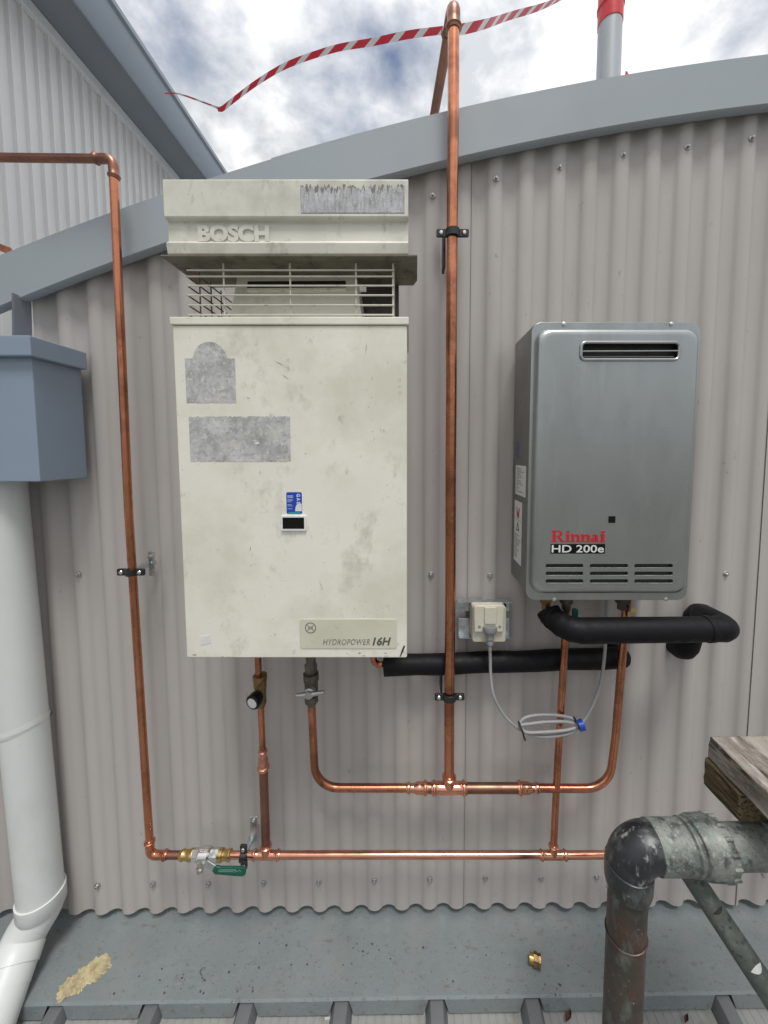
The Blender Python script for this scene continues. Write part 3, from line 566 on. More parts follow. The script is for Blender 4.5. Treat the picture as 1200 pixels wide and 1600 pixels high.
# drop stray faces inside the openings
bm = bmesh.new(); bm.from_mesh(fm)
kill = [f_ for f_ in bm.faces if any(x0 + 0.0005 < f_.calc_center_median().x < x1 - 0.0005 and z0 + 0.0003 < f_.calc_center_median().z < z1 - 0.0003 and all(x0 - 1e-4 <= v.co.x <= x1 + 1e-4 and z0 - 1e-4 <= v.co.z <= z1 + 1e-4 for v in f_.verts) for x0, x1, z0, z1 in slots + [vent])]
bmesh.ops.delete(bm, geom=kill, context='FACES'); bm.to_mesh(fm); bm.free()
obj('front_face', fm, 'steel_cover', pan)
for x0, x1, z0, z1 in slots:                       # each louvre slot has a rolled lip and a backing painted near-black as its inner shade
    pl = rrect(x0, x1, z0, z1, (z1 - z0) * 0.49, 5); m = MB()
    lo_ = [(a, YF + 0.006, b) for a, b in pl]; up = [(a, YF, b) for a, b in pl]; m.grid([up + [up[0]], lo_ + [lo_[0]]]); sl = obj('slot', m, 'steel_cover', pan)
    m = MB(); m.prism(pl, 0.001, o=(0, YF + 0.0075, 0)); obj('slot_interior', m, 'shade_stain_black', sl, smooth=0)
    m = MB(); m.tube([(x0 + 0.003, YF - 0.0004, z0 - 0.0004), (x1 - 0.002, YF - 0.0004, z0 - 0.0004)], 0.0009, 6); obj('slot_lip', m, 'steel_edge', sl)
x0, x1, z0, z1 = vent; pl = rrect(x0, x1, z0, z1, 0.0095, 6)
m = MB(); m.grid([[(a, YF, b) for a, b in pl + pl[:1]], [(a, YF + 0.012, b) for a, b in pl + pl[:1]]]); m.prism(pl, 0.001, o=(0, YF + 0.013, 0)); vb = obj('exhaust_vent', m, 'shade_stain_black', pan)  # shallow recess, its shade painted in with the near-black
ring_ = [(a, YF - 0.001, b) for a, b in rrect(x0 + 0.001, x1 - 0.001, z0 + 0.001, z1 - 0.001, 0.009, 6)]
obj('vent_bezel', MB().tube(ring_, 0.0032, 10, closed=True), 'steel_cover', vb)
obj('vent_bar', MB().tube([(x0 + 0.004, YF - 0.001, (z0 + z1) / 2 - 0.0005), (x1 - 0.004, YF - 0.001, (z0 + z1) / 2 + 0.0005)], 0.0015, 10), 'steel_cover', vb)
obj('vent_louvre', MB().tube([(x0 + 0.008, YF + 0.004, z0 + 0.008), (x1 - 0.008, YF + 0.004, z0 + 0.008)], 0.0014, 8), 'steel_case', vb)
scr = MB(); scr.lathe((0, 0, 0), (0, -1, 0), [(0, 0.0045), (0.0015, 0.0042), (0.0025, 0.0025)], 14); scr2 = me(scr, 'cover_screw'); scr2.materials.append(MAT['steel_edge'])
for px, py in ((881, 506.5), (1049, 506.5), (866, 936.5), (1040, 936)):
    o = bpy.data.objects.new('cover_screw', scr2); col.objects.link(o); o.parent = rh; p = P(px, py, YR); o.location = p - rh.location
# red serif lettering, model strip, sensor window
x0, x1, z0, z1 = pxr(861, 946.5, 829, 847, YF); wL = x1 - x0; hL = z1 - z0
def glyphs():
    m = MB(); cnt = [0]
    def poly(pts):
        cnt[0] += 1; m.prism([(x0 + a * wL, z0 + b * hL) for a, b in pts], 0.0003 + 0.00002 * cnt[0], o=(0, YF + 0.0001, 0))
    def rect(a, b, c, d): poly([(a, c), (b, c), (b, d), (a, d)])
    def arc(cx, cy, ro, ri, a0, a1, asp, n=10):      # thick arc, asp: x scale
        for k in range(n):
            p, q_ = R(a0 + (a1 - a0) * k / n), R(a0 + (a1 - a0) * (k + 1) / n)
            poly([(cx + asp * ri[0] * math.cos(p), cy + ri[1] * math.sin(p)), (cx + asp * ro[0] * math.cos(p), cy + ro[1] * math.sin(p)), (cx + asp * ro[0] * math.cos(q_), cy + ro[1] * math.sin(q_)), (cx + asp * ri[0] * math.cos(q_), cy + ri[1] * math.sin(q_))])
    # R
    rect(0.025, 0.085, 0, 1); rect(0, 0.1, 0, 0.1); rect(0, 0.12, 0.9, 1); rect(0.085, 0.13, 0.9, 1); rect(0.085, 0.13, 0.46, 0.55)
    arc(0.125, 0.73, (0.085, 0.27), (0.03, 0.17), -90, 90, 1); poly([(0.10, 0.5), (0.155, 0.5), (0.225, 0.1), (0.165, 0.1)]); rect(0.16, 0.255, 0, 0.1)
    def iglyph(a): rect(a + 0.012, a + 0.065, 0, 0.68); rect(a - 0.006, a + 0.083, 0, 0.09); rect(a - 0.006, a + 0.04, 0.59, 0.68); arc(a + 0.038, 0.88, (0.033, 0.12), (0, 0), 0, 360, 1, 12)
    def nglyph(a):
        rect(a + 0.012, a + 0.062, 0, 0.68); rect(a - 0.006, a + 0.08, 0, 0.09); rect(a - 0.006, a + 0.04, 0.59, 0.68)
        rect(a + 0.115, a + 0.165, 0, 0.46); rect(a + 0.097, a + 0.185, 0, 0.09); arc(a + 0.108, 0.44, (0.057, 0.25), (0.008, 0.13), 0, 165, 1)
    iglyph(0.268); nglyph(0.36); nglyph(0.548)
    a = 0.737; rect(a + 0.075, a + 0.122, 0.06, 0.5); rect(a + 0.085, a + 0.145, 0, 0.09); arc(a + 0.065, 0.46, (0.057, 0.23), (0.012, 0.13), 0, 160, 1); arc(a + 0.05, 0.2, (0.05, 0.2), (0.008, 0.09), 60, 330, 1)
    iglyph(0.911)
    return m
obj('brand_lettering', glyphs(), 'print_red', rh, smooth=0, label='red serif Rinnai lettering')
x0, x1, z0, z1 = pxr(860, 945.5, 850, 865, YF)
m = MB(); m.box(x0, x1, YF - 0.0003, YF + 0.0002, z0, z1); ms = obj('model_strip', m, 'print_black', rh, smooth=0)
obj('model_lettering', text_mb('HD 200e', (x0 + 0.0025, x1 - 0.0025, z0 + 0.0025, z1 - 0.002), YF - 0.0003, 0.0003, bold=0.012), 'white_paper', ms, smooth=0)
x0, x1, z0, z1 = pxr(950.5, 961.5, 806.5, 817, YF); m = MB(); m.box(x0, x1, YF - 0.0012, YF, z0, z1); obj('sensor_window', m, 'black_plastic', rh, smooth=0, bevel=0.0005)
# labels on the left side of the case
XS = RX0 + 0.003
def sidelab(name, y0, y1, z0, z1, mt, lbl=None):
    m = MB(); m.box(XS - 0.0005, XS + 0.0005, y0, y1, z0, z1); return obj(name, m, mt, rh, smooth=0, label=lbl)
def sidebits(name, par, rects, mt):
    m = MB()
    for y0, y1, z0, z1 in rects: m.box(XS - 0.0009, XS - 0.0004, y0, y1, z0, z1)
    return obj(name, m, mt, par, smooth=0)
rr = random.Random(11)
def SY(px): return 0.2576 * F / (px - CX) * _c - D      # wall-normal position on the case side, near eye level
yb0, yb1 = -0.045, -0.118
sidelab('blue_sticker', -0.044, -0.062, 1.585, 1.622, 'print_violet')
lb = sidelab('rating_label', -0.045, -0.123, 1.497, 1.567, 'white_paper', 'white rating label on side of case')
sidebits('label_print', lb, [(-0.052 - 0.002, -0.06 - rr.uniform(0, 0.055), 1.561 - k * 0.0042, 1.5595 - k * 0.0042) for k in range(14)] , 'print_grey')
lw = sidelab('warning_label', -0.042, -0.10, 1.335, 1.482, 'white_paper', 'long white warning label on side of case')
def tri(name, pts, mt, par):
    m = MB(); m.add([(XS - 0.0009, y, z) for y, z in pts], [tuple(range(len(pts)))]); return obj(name, m, mt, par, smooth=0)
wz = 1.455
tri('warning_mark', [(-0.058, wz + 0.012), (-0.064, wz + 0.012), (-0.067, wz - 0.004), (-0.071, wz + 0.008), (-0.075, wz - 0.004), (-0.078, wz + 0.012), (-0.084, wz + 0.012), (-0.078, wz - 0.014), (-0.074, wz - 0.014), (-0.071, wz - 0.004), (-0.068, wz - 0.014), (-0.064, wz - 0.014)], 'print_red', lw)
tri('warning_triangle', [(-0.060, 1.412), (-0.071, 1.434), (-0.082, 1.412)], 'print_black', lw)
m = MB(); m.add([(XS - 0.0012, y, z) for y, z in ((-0.0655, 1.4145), (-0.071, 1.427), (-0.0765, 1.4145))], [(0, 1, 2)]); obj('triangle_inner', m, 'white_paper', lw, smooth=0)
sidebits('label_print', lw, [(-0.046, -0.055 - rr.uniform(0.01, 0.04), 1.402 - k * 0.0046, 1.4003 - k * 0.0046) for k in range(13)] + [(-0.043, -0.099, 1.4375, 1.4368)], 'print_grey')
# connections under the case
for px, mt, r_ in ((852, 'brass_dull', 0.010), (884, 'gas_cock', 0.011), (971, 'gas_cock', 0.011)):
    x = P(px, 960, -0.10).x; m = MB(); m.lathe((x, -0.10, RZ0 + 0.02), (0, 0, -1), [(0, r_), (0.03, r_), (0.031, r_ * 1.35), (0.046, r_ * 1.35), (0.047, r_ * 0.9), (0.062, r_ * 0.9)], 6 if mt == 'brass_dull' else 18)
    obj('connection', m, mt, rh)
m = MB(); m.lathe((P(866, 948, -0.115).x, -0.115, RZ0 + 0.004), (0, 0, -1), [(0, 0.012), (0.005, 0.013), (0.008, 0.010)], 20); obj('drain_cap', m, 'socket_plastic', rh)
m = MB(); p = P(897, 958, -0.12); m.prism(rrect(p.x - 0.006, p.x + 0.006, p.z - 0.014, p.z + 0.012, 0.004), 0.008, o=(0, p.y, 0)); obj('tap_lever', m, 'green_grip', rh, bevel=0.001)
yt = P(989, 958, -0.115)
m = MB(); m.prism([(yt.x - 0.012, yt.z - 0.010), (yt.x + 0.007, yt.z - 0.011), (yt.x + 0.008, yt.z + 0.003), (yt.x + 0.0095, yt.z + 0.012), (yt.x - 0.004, yt.z + 0.013), (yt.x - 0.005, yt.z + 0.004), (yt.x - 0.012, yt.z + 0.003)], 0.001, o=(0, yt.y, 0)); tg = obj('paper_tag', m, 'yellow_tag', rh, smooth=0, label='small yellow paper tag under heater')
m = MB()
for k in range(3): m.box(yt.x - 0.008, yt.x + 0.004, yt.y - 0.0014, yt.y - 0.001, yt.z - 0.008 + k * 0.004, yt.z - 0.0066 + k * 0.004)
obj('tag_print', m, 'print_grey', tg, smooth=0)

# ---------------------------------------------------------------- copper pipework
YP = -0.08
def sleeve(mb, p, d, r, L_=0.024):                 # press-fit socket: starts at p, runs along d, bead near its mouth
    mb.lathe(p, d, [(0, r * 1.13), (L_ * 0.45, r * 1.13), (L_ * 0.52, r * 1.20), (L_ * 0.60, r * 1.40), (L_ * 0.74, r * 1.42), (L_ * 0.82, r * 1.22), (L_, r * 1.15), (L_ + 0.0005, r)], 24)
def elbow(name, par, pts, r, mt='copper_dull', rad=0.02, L_=0.022):
    p = fillet(pts, rad, 8); m = MB(); m.tube(p, r * 1.14, 20)
    sleeve(m, p[0] , (p[0] - p[1]).normalized(), r, L_); sleeve(m, p[-1], (p[-1] - p[-2]).normalized(), r, L_)
    return obj(name, m, mt, par)
def reducer(par, p, d, r0, r1, mt='copper_bright'):
    d = Vector(d); m = MB(); sleeve(m, p, -d, r0, 0.022); m.lathe(p, d, [(0, r0 * 1.13), (0.006, r0 * 1.10), (0.012, r1 * 1.15), (0.014, r1 * 1.13)], 24); sleeve(m, Vector(p) + d * 0.014, d, r1, 0.018)
    return obj('reducer', m, mt, par)
def pipe(par, pts, r, mt='copper', rad=0.05, name='pipe', seg=24, n=10):
    p = fillet(pts, rad, n); q = [p[0]]
    for a, b in zip(p, p[1:]):                      # a few cuts so long runs are not dead straight
        c = max(1, int((b - a).length / 0.15)); q += [a.lerp(b, (k + 1) / c) for k in range(c)]
    rr_ = random.Random(len(q) + int(abs(p[0].x) * 1e4))
    q = [v + (Vector((rr_.uniform(-1, 1), rr_.uniform(-1, 1), 0)) * 0.0007 if 0 < i < len(q) - 1 else Vector()) for i, v in enumerate(q)] if len(p) == 2 else q
    return obj(name, MB().tube(q, r, seg), mt, par)
# gas line: central riser over the roof, tee, branches to both heaters
XC = 0.0965; ZG = 0.7685
gas = thing('gas_pipework', (XC, YP, ZG), 'thick central copper riser with tee and curved branches to both water heaters', 'pipework')
ztip = P(705, -3, YP).z; RC = 0.0125
pipe(gas, [(XC + 0.001, YP, ZG + 0.02), (XC - 0.002, YP, ztip - 0.055)], RC)
back = Vector((P(672, 178, 0.22).x, 0.22, ztip - 0.045)); tip = Vector((XC - 0.002, YP, ztip - 0.012)); bd = (back - tip).normalized()
elbow('elbow', gas, [tip + Vector((0, 0, -0.03)), tip, tip + bd * 0.035], RC, 'copper_dull', 0.018, 0.024)
pipe(gas, [tip + bd * 0.035, back], RC * 0.98, 'copper_dull')
elbow('elbow', gas, [back - bd * 0.01, back + bd * 0.02, back + bd * 0.02 - Vector((0, 0, 0.035))], RC, 'copper_dull', 0.018)
pipe(gas, [back + bd * 0.02 - Vector((0, 0, 0.03)), back + bd * 0.02 - Vector((0, 0, 0.35))], RC * 0.98, 'copper_dull')
m = MB(); T0 = Vector((XC + 0.001, YP, ZG)); m.tube([T0 - Vector((0.022, 0, 0)), T0 + Vector((0.022, 0, 0))], RC * 1.14, 24); m.tube([T0, T0 + Vector((0, 0, 0.02))], RC * 1.12, 24)
for d in ((-1, 0, 0), (1, 0, 0)): sleeve(m, T0 + Vector(d) * 0.022, d, RC, 0.022)
sleeve(m, T0 + Vector((0, 0, 0.014)), (0, 0, 1), RC, 0.022); obj('tee', m, 'copper_bright', gas)
pipe(gas, [T0 + Vector((0.03, 0, 0)), (P(812, 1231, YP).x, YP, ZG)], RC * 0.95, 'copper_dull')
reducer(gas, Vector((P(822, 1231, YP).x, YP, ZG)), (1, 0, 0), RC * 0.95, 0.009)
XR = P(967, 1010, YP).x
pipe(gas, [(P(826, 1231, YP).x, YP, ZG), (P(954, 1231, YP).x - 0.004, YP, ZG - 0.001), (P(962, 1150, YP).x, YP, P(962, 1150, YP).z), (XR + 0.003, YP - 0.02, RZ0 + 0.0)], 0.0092, rad=[0.062, 0.3])
pipe(gas, [T0 - Vector((0.03, 0, 0)), (P(652, 1231, YP).x, YP, ZG)], RC * 0.95, 'copper_dull')
reducer(gas, Vector((P(655, 1231, YP).x, YP, ZG)), (-1, 0, 0), RC * 0.95, 0.009)
XG = P(487, 1110, YP).x
pipe(gas, [(P(650, 1231, YP).x, YP, ZG), (P(493, 1231, YP).x, YP, ZG + 0.001), (XG, YP, P(487, 1098, YP).z)], 0.0094, rad=0.058)
# lever gas cock
gz = lambda py: P(487, py, YP).z
m = MB(); m.lathe((XG, YP, gz(1101)), (0, 0, 1), [(0, 0.011), (0.008, 0.012), (0.0085, 0.0165), (0.024, 0.0165), (0.0245, 0.013), (0.032, 0.0165), (0.062, 0.0165), (0.0625, 0.019), (0.080, 0.019), (0.0805, 0.014), (0.10, 0.0155), (0.105, 0.012), (0.20, 0.012)], 8); gc = obj('gas_cock', m, 'gas_cock', gas, smooth=20)
kc = Vector((XG + 0.002, YP - 0.028, gz(1073)))
m = MB(); m.lathe(kc + Vector((0, 0.022, 0)), (0, -1, 0), [(0, 0.010), (0.012, 0.0125), (0.02, 0.0125), (0.023, 0.008)], 16); m.lathe(kc, (0, -1, 0), [(0, 0.009), (0.006, 0.009), (0.0062, 0.004)], 12)
m.tube([kc + Vector((-0.030, 0, -0.003)), kc + Vector((0.002, 0, 0)), kc + Vector((0.036, 0, 0.005))], [0.0042, 0.007, 0.0042], 10); obj('cock_lever', m, 'screw_metal', gc)
# water line: left drop, ball valve, bottom run, risers
XL = -0.655; ZW = P(560, 1336, YP).z; RW = 0.0087
wat = thing('water_pipework', (XL, YP, ZW), 'slimmer copper water pipe dropping down the left, with low horizontal run and risers', 'pipework')
zt = P(170, 248, YP).z
pipe(wat, [(XL + 0.005, YP, ZW + 0.03), (XL - 0.004, YP, P(205, 800, YP).z), (XL + 0.002, YP, zt - 0.03)], RW, rad=0.5)
elbow('elbow', wat, [(XL + 0.003, YP, zt - 0.024), (XL + 0.003, YP, zt), (XL - 0.022, YP, zt)], RW, 'copper_dull', 0.016, 0.018)
pipe(wat, [(XL - 0.02, YP, zt), (-2.1, YP - 0.005, zt + 0.012)], RW, 'copper_dull')
elbow('elbow', wat, [(XL + 0.005, YP, ZW + 0.022), (XL + 0.005, YP, ZW), (XL + 0.028, YP, ZW)], RW, 'copper', 0.016, 0.020)
vx = lambda px: P(px, 1337, YP).x
pipe(wat, [(XL + 0.03, YP, ZW), (vx(284), YP, ZW)], RW, 'copper_dull')
m = MB(); o_ = vx(281); m.lathe((o_, YP, ZW), (1, 0, 0), [(0, 0.0095), (0.004, 0.0115), (0.008, 0.0130), (0.012, 0.0113), (0.022, 0.0113), (0.026, 0.0135), (0.034, 0.0135)], 20); vb_ = obj('valve_tail', m, 'brass', wat)
m = MB(); m.lathe((vx(301), YP, ZW), (1, 0, 0), [(0, 0.014), (0.016, 0.015)], 6); m.lathe((vx(311), YP, ZW), (1, 0, 0), [(0, 0.0155), (0.004, 0.0185), (0.026, 0.0185), (0.030, 0.0155)], 24); m.lathe((vx(330), YP, ZW), (1, 0, 0), [(0, 0.0155), (0.020, 0.0150)], 6)
m.lathe((vx(321), YP - 0.014, ZW - 0.006), (0.08, -0.97, -0.12), [(0, 0.009), (0.008, 0.008), (0.0085, 0.0095), (0.016, 0.0095), (0.0162, 0.005), (0.020, 0.005)], 6); vb2 = obj('ball_valve', m, 'chrome', wat, smooth=25)
m = MB(); m.lathe((vx(343), YP, ZW), (1, 0, 0), [(0, 0.0145), (0.008, 0.0145), (0.009, 0.0113), (0.020, 0.0113), (0.023, 0.0130), (0.027, 0.0130), (0.030, 0.0100)], 20); obj('valve_tail', m, 'brass', wat)
hq = [P(326, 1349, YP - 0.036), P(336, 1353, YP - 0.040), P(384, 1356, YP - 0.040)]
m = MB(); m.hexa([(v, v + Vector((0, 0.003, 0))) for v in (P(319, 1354, YP - 0.034), P(332, 1362, YP - 0.038), P(337, 1353, YP - 0.038), P(324, 1345, YP - 0.034))]); obj('lever_arm', m, 'galv', vb2, smooth=0, bevel=0.0006)
ol = [P(a, b, YP - 0.04) for a, b in ((332, 1359), (336, 1364.5), (352, 1366), (380, 1368), (384, 1365), (385, 1356), (383, 1354.5), (345, 1354), (338, 1352.5))]
m = MB(); m.prism([(v.x, v.z) for v in ol], 0.006, o=(0, YP - 0.037, 0)); lg = obj('lever_grip', m, 'green_grip', vb2, smooth=0, bevel=0.0014)
m = MB()
for k, (a, b, c_, d_) in enumerate(((342, 368, 1358.6, 1359.8), (341, 364, 1361.4, 1362.2))):
    p, q_ = P(a, d_, YP - 0.043), P(b, c_, YP - 0.043); xx = p.x
    while xx < q_.x: m.box(xx, xx + 0.0016, YP - 0.0435, YP - 0.0429, p.z, q_.z); xx += 0.0026
m.tube([P(366, 1363.5, YP - 0.0432), P(369, 1360, YP - 0.0432), P(370.5, 1362.5, YP - 0.0432), P(374, 1359, YP - 0.0432), P(376, 1362.5, YP - 0.0432)], 0.0005, 5); obj('grip_print', m, 'green_text', vb2, smooth=0)
# tee below first riser
X1 = P(415, 1300, YP).x; X2 = P(865, 1320, YP).x
pipe(wat, [(vx(353), YP, ZW), (X1 - 0.02, YP, ZW)], RW, 'copper_bright')
def tee(x, r, rv):
    m = MB(); c = Vector((x, YP, ZW)); m.tube([c - Vector((0.018, 0, 0)), c + Vector((0.018, 0, 0))], r * 1.15, 22); m.tube([c, c + Vector((0, 0, 0.018))], rv * 1.13, 22)
    for d in ((-1, 0, 0), (1, 0, 0)): sleeve(m, c + Vector(d) * 0.017, d, r, 0.018)
    sleeve(m, c + Vector((0, 0, 0.012)), (0, 0, 1), rv, 0.018); return obj('tee', m, 'copper_bright', wat)
tee(X1, RW, 0.0098); tee(X2, RW, 0.0085)
pipe(wat, [(X1 + 0.02, YP, ZW), (X2 - 0.02, YP, ZW + 0.001)], RW, 'copper_bright')
pipe(wat, [(X2 + 0.02, YP, ZW), (1.6, YP, ZW + 0.006)], RW, 'copper_bright')
zz = lambda py: P(412, py, YP).z
pipe(wat, [(X1, YP, ZW + 0.02), (X1 - 0.001, YP, zz(1196))], 0.0104, 'copper_dull')
reducer(wat, Vector((X1 - 0.001, YP, zz(1190))), (0, 0, 1), 0.0104, 0.0076)
pipe(wat, [(X1 - 0.001, YP, zz(1186)), (X1 - 0.003, YP, zz(1098))], 0.0076)
m = MB(); m.lathe((X1 - 0.003, YP, zz(1104)), (0, 0, 1), [(0, 0.010), (0.006, 0.0105), (0.008, 0.0135), (0.05, 0.0135), (0.0505, 0.015), (0.068, 0.015), (0.069, 0.0165), (0.080, 0.0165), (0.082, 0.010)], 12); vv_ = obj('pressure_valve', m, 'brass_dull', wat, smooth=25)
kd = Vector((-0.30, -0.95, -0.1)).normalized(); ko = Vector((X1 - 0.003, YP - 0.008, zz(1084)))
m = MB(); m.lathe(ko, kd, [(0, 0.0135), (0.008, 0.0180), (0.022, 0.0180), (0.024, 0.0165)], 28); kn = obj('valve_knob', m, 'black_plastic', vv_)
m = MB(); m.lathe(ko + kd * 0.024, kd, [(-0.001, 0.0125), (0.0010, 0.0122), (0.0014, 0.011)], 28); kf = obj('knob_cap', m, 'white_plastic', vv_)
m = MB(); m.lathe((X1 - 0.006, YP, zz(1056)), (0, 0, 1), [(0, 0.0078), (0.2, 0.0078)], 20); obj('pipe', m, 'copper', wat)
pipe(wat, [(X2, YP, ZW + 0.02), (P(872, 1180, YP).x, YP, P(872, 1180, YP).z), (P(884, 985, YP - 0.01).x, YP - 0.015, RZ0 - 0.01)], 0.0086, rad=0.6)
# copper stub poking over the left end of the capping
p = P(0, 387, 0.05); m = MB(); m.tube([P(14, 392, 0.05), P(-60, 362, 0.05)], 0.009, 16); st = obj('copper_stub_pipe', m, 'copper'); tag(st, 'short copper pipe end peeping over the capping at the left edge', 'pipe')

# ---------------------------------------------------------------- pipe clips
def clip(name, p, r, horiz, label, tail):
    t = thing(name, p, label, 'pipe clip', 'black pipe clips'); p = Vector(p)
    ax, ay = (Vector((1, 0, 0)), Vector((0, 0, 1))) if not horiz else (Vector((0, 0, 1)), Vector((1, 0, 0)))
    m = MB(); h = 0.0082; hw = r + 0.021
    for s_ in (-1, 1):
        o_ = p + ax * s_ * (r + 0.011) + Vector((0, -0.001, 0))
        m.prism(rrect(-0.0125, 0.0125, -h, h, 0.003), 0.005, o=o_, ax=ax, ay=ay)
    arc_ = []
    for k in range(13):
        a_ = R(180 * k / 12); arc_.append((math.cos(a_), math.sin(a_)))
    rows = [[p + ax * (c_ * rr_) + Vector((0, -1, 0)) * (s_ * rr_ + 0.002) + ay * d_ for c_, s_ in arc_] for rr_, d_ in ((r * 1.02, -h), (r + 0.004, -h), (r + 0.004, h), (r * 1.02, h))]
    m.grid(rows); obj('saddle', m, 'black_clip', t, smooth=30, bevel=0.0006)
    for s_ in (-1, 1):
        m = MB(); m.lathe(p + ax * s_ * (r + 0.013) + Vector((0, -0.006, 0)), (0, -1, 0), [(0, 0.0048), (0.002, 0.0048), (0.0036, 0.0034), (0.004, 0.001)], 14); obj('screw', m, 'chrome', t)
    m = MB(); m.box(*tail); br = obj('bracket', m, 'galv' if horiz or 'left' in label else 'black_clip', t, smooth=0, bevel=0.001)
    m = MB(); m.box(p.x - 0.006, p.x + 0.006, p.y + 0.002, -0.006, p.z - 0.005, p.z + 0.005); obj('standoff', m, 'galv', t, smooth=0)
    return t, br
p = P(211, 893, YP); t, br = clip('pipe_clip', (XL - 0.003, YP, p.z), RW, False, 'black clip on the left water pipe beside a galvanised bracket', (XL + 0.018, XL + 0.033, -0.055, -0.052, p.z - 0.020, p.z + 0.042))
m = MB(); m.lathe((XL + 0.0235, -0.055, p.z + 0.028), (0, -1, 0), [(0, 0.0062), (0.0015, 0.0062), (0.002, 0.004), (0.005, 0.004)], 10); m.lathe((XL + 0.0235, -0.055, p.z + 0.012), (0, -1, 0), [(0, 0.005), (0.002, 0.004)], 6); obj('fixing', m, 'screw_metal', br)
p = P(705, 366, YP); clip('pipe_clip', (XC - 0.001, YP, p.z), RC, False, 'black clip high on the central riser, right of the hood', (XC - 0.019, XC - 0.013, -0.05, -0.012, p.z - 0.055, p.z + 0.025))
p = P(703, 1087, YP); clip('pipe_clip', (XC, YP, p.z), RC, False, 'black clip low on the central riser, below the foam-lagged pipe', (XC - 0.019, XC - 0.014, -0.05, -0.012, p.z - 0.016, p.z + 0.055))
p = P(382, 1337, YP); t, br = clip('pipe_clip', (p.x, YP, ZW), RW, True, 'black clip upright on the bottom water pipe beside the ball valve', (p.x + 0.002, p.x + 0.021, -0.05, -0.047, ZW - 0.005, ZW + 0.07))
m = MB(); m.lathe((p.x + 0.011, -0.05, ZW + 0.058), (0, -1, 0), [(0, 0.0065), (0.0018, 0.0065), (0.002, 0.004), (0.005, 0.004)], 10); obj('fixing', m, 'screw_metal', br)

# ---------------------------------------------------------------- foam-lagged pipes
fo = thing('lagged_pipe', P(900, 1030, -0.04), 'straight black foam-lagged pipe running behind the central copper riser', 'insulated pipe')
a = P(600, 1040, -0.045); b = P(962, 1028, -0.045); rF = 0.0252
pts = fillet([a, b, b + Vector((0.012, 0, 0)), b + Vector((0.014, 0.06, 0))], 0.014, 8); n_ = len(pts)
m = MB(); pts = [a.lerp(pts[1] if n_ > 1 else b, k / 14) + Vector((0, 0, 0.0012 * math.sin(k * 1.3))) for k in range(14)] + pts[1:]
m.tube(pts, [rF * (1 + 0.02 * math.sin(i * 2.1)) for i in range(len(pts))], 26); obj('foam_sleeve', m, 'foam', fo)
m = MB(); m.tube(fillet([a + Vector((0.02, 0, 0.006)), a + Vector((-0.022, -0.01, 0.007)), a + Vector((-0.03, -0.02, 0.06))], 0.02, 8), 0.0078, 18); obj('pipe_end', m, 'copper', fo)
fu = thing('lagged_pipe', P(1000, 985, -0.17), 'black foam-lagged pipe under the steel heater bending back to the wall', 'insulated pipe')
yf = -0.165; s0 = P(856, 962, -0.105); e0 = P(1137, 977, yf); zf = P(1000, 985.5, yf).z; rU = 0.0268
st_ = P(886, 985, yf)
pts = fillet([s0 + Vector((0, 0, 0.012)), Vector((s0.x + 0.004, -0.115, zf + 0.008)), Vector((st_.x + 0.006, yf, zf)), Vector((e0.x, yf, zf + 0.004)), P(1090, 957, -0.045), P(1070, 1017, -0.038), P(1070, 1017, -0.038) + Vector((0, 0.06, 0))], [0.03, 0.06, 0.028, 0.028, 0.02], 9)
m = MB(); m.tube(pts, [rU * (1 + 0.025 * math.sin(i * 1.7)) for i in range(len(pts))], 28); obj('foam_sleeve', m, 'foam', fu)
sx = P(1118, 975, yf - rU).x
m = MB(); m.lathe((sx, yf, zf + 0.0035), (1, -0.0, 0.02), [(0, rU * 1.0), (0.001, rU * 1.045), (0.012, rU * 1.04), (0.016, rU * 0.99)], 28); obj('foam_joint', m, 'foam', fu)
m = MB(); m.lathe(s0 + Vector((-0.004, 0, 0.008)), (0, 0, 1), [(0, 0.0095), (0.03, 0.0095), (0.0305, 0.013), (0.04, 0.013)], 6); obj('union', m, 'brass_dull', fu)

# ---------------------------------------------------------------- weatherproof power socket on galvanised brackets
sk = thing('power_socket', P(762, 970, -0.03), 'cream weatherproof power socket with a grey plug between the central riser and steel heater', 'power socket')
ys = -0.078
x0, x1, z0, z1 = pxr(736, 788, 943, 997, ys + 0.02)
m = MB(); m.prism(rrect(x0, x1, z0, z1, 0.006), 0.045, o=(0, ys + 0.045 - 0.0, 0)); body = obj('socket_body', m, 'socket_plastic', sk, bevel=0.002)
x0, x1, z0, z1 = pxr(740, 786, 944, 985, ys)
m = MB(); q = [(x0, z0), (x1, z0), (x1 + 0.001, z1 - 0.003), (x1 - 0.003, z1), (x0 + 0.004, z1), (x0 - 0.001, z1 - 0.003)]; m.prism(q, 0.010, o=(0, ys + 0.001, 0)); obj('socket_face', m, 'socket_plastic', sk, bevel=0.002)
xa, xb, za, zb = pxr(757, 776, 949, 975, ys - 0.012); m = MB(); m.prism(rrect(xa, xb, za, zb, 0.002), 0.004, o=(0, ys - 0.009, 0)); obj('switch_rocker', m, 'socket_plastic', sk, bevel=0.001)
for px in (749, 781):
    m = MB(); m.lathe(P(px, 979, ys - 0.009), (0, -1, 0), [(0, 0.0032), (0.001, 0.0032), (0.0012, 0.002)], 12); obj('face_screw', m, 'screw_metal', sk)
pp_ = P(765, 985, ys - 0.008)
m = MB(); m.lathe(pp_ + Vector((0, 0.0, 0.010)), (0, -0.12, -1), [(0, 0.017), (0.008, 0.0175), (0.014, 0.015), (0.018, 0.010), (0.03, 0.009), (0.0305, 0.0065), (0.036, 0.0065), (0.0365, 0.0078), (0.042, 0.0078), (0.0425, 0.005), (0.056, 0.0045)], 22); obj('plug', m, 'grey_plastic', sk)
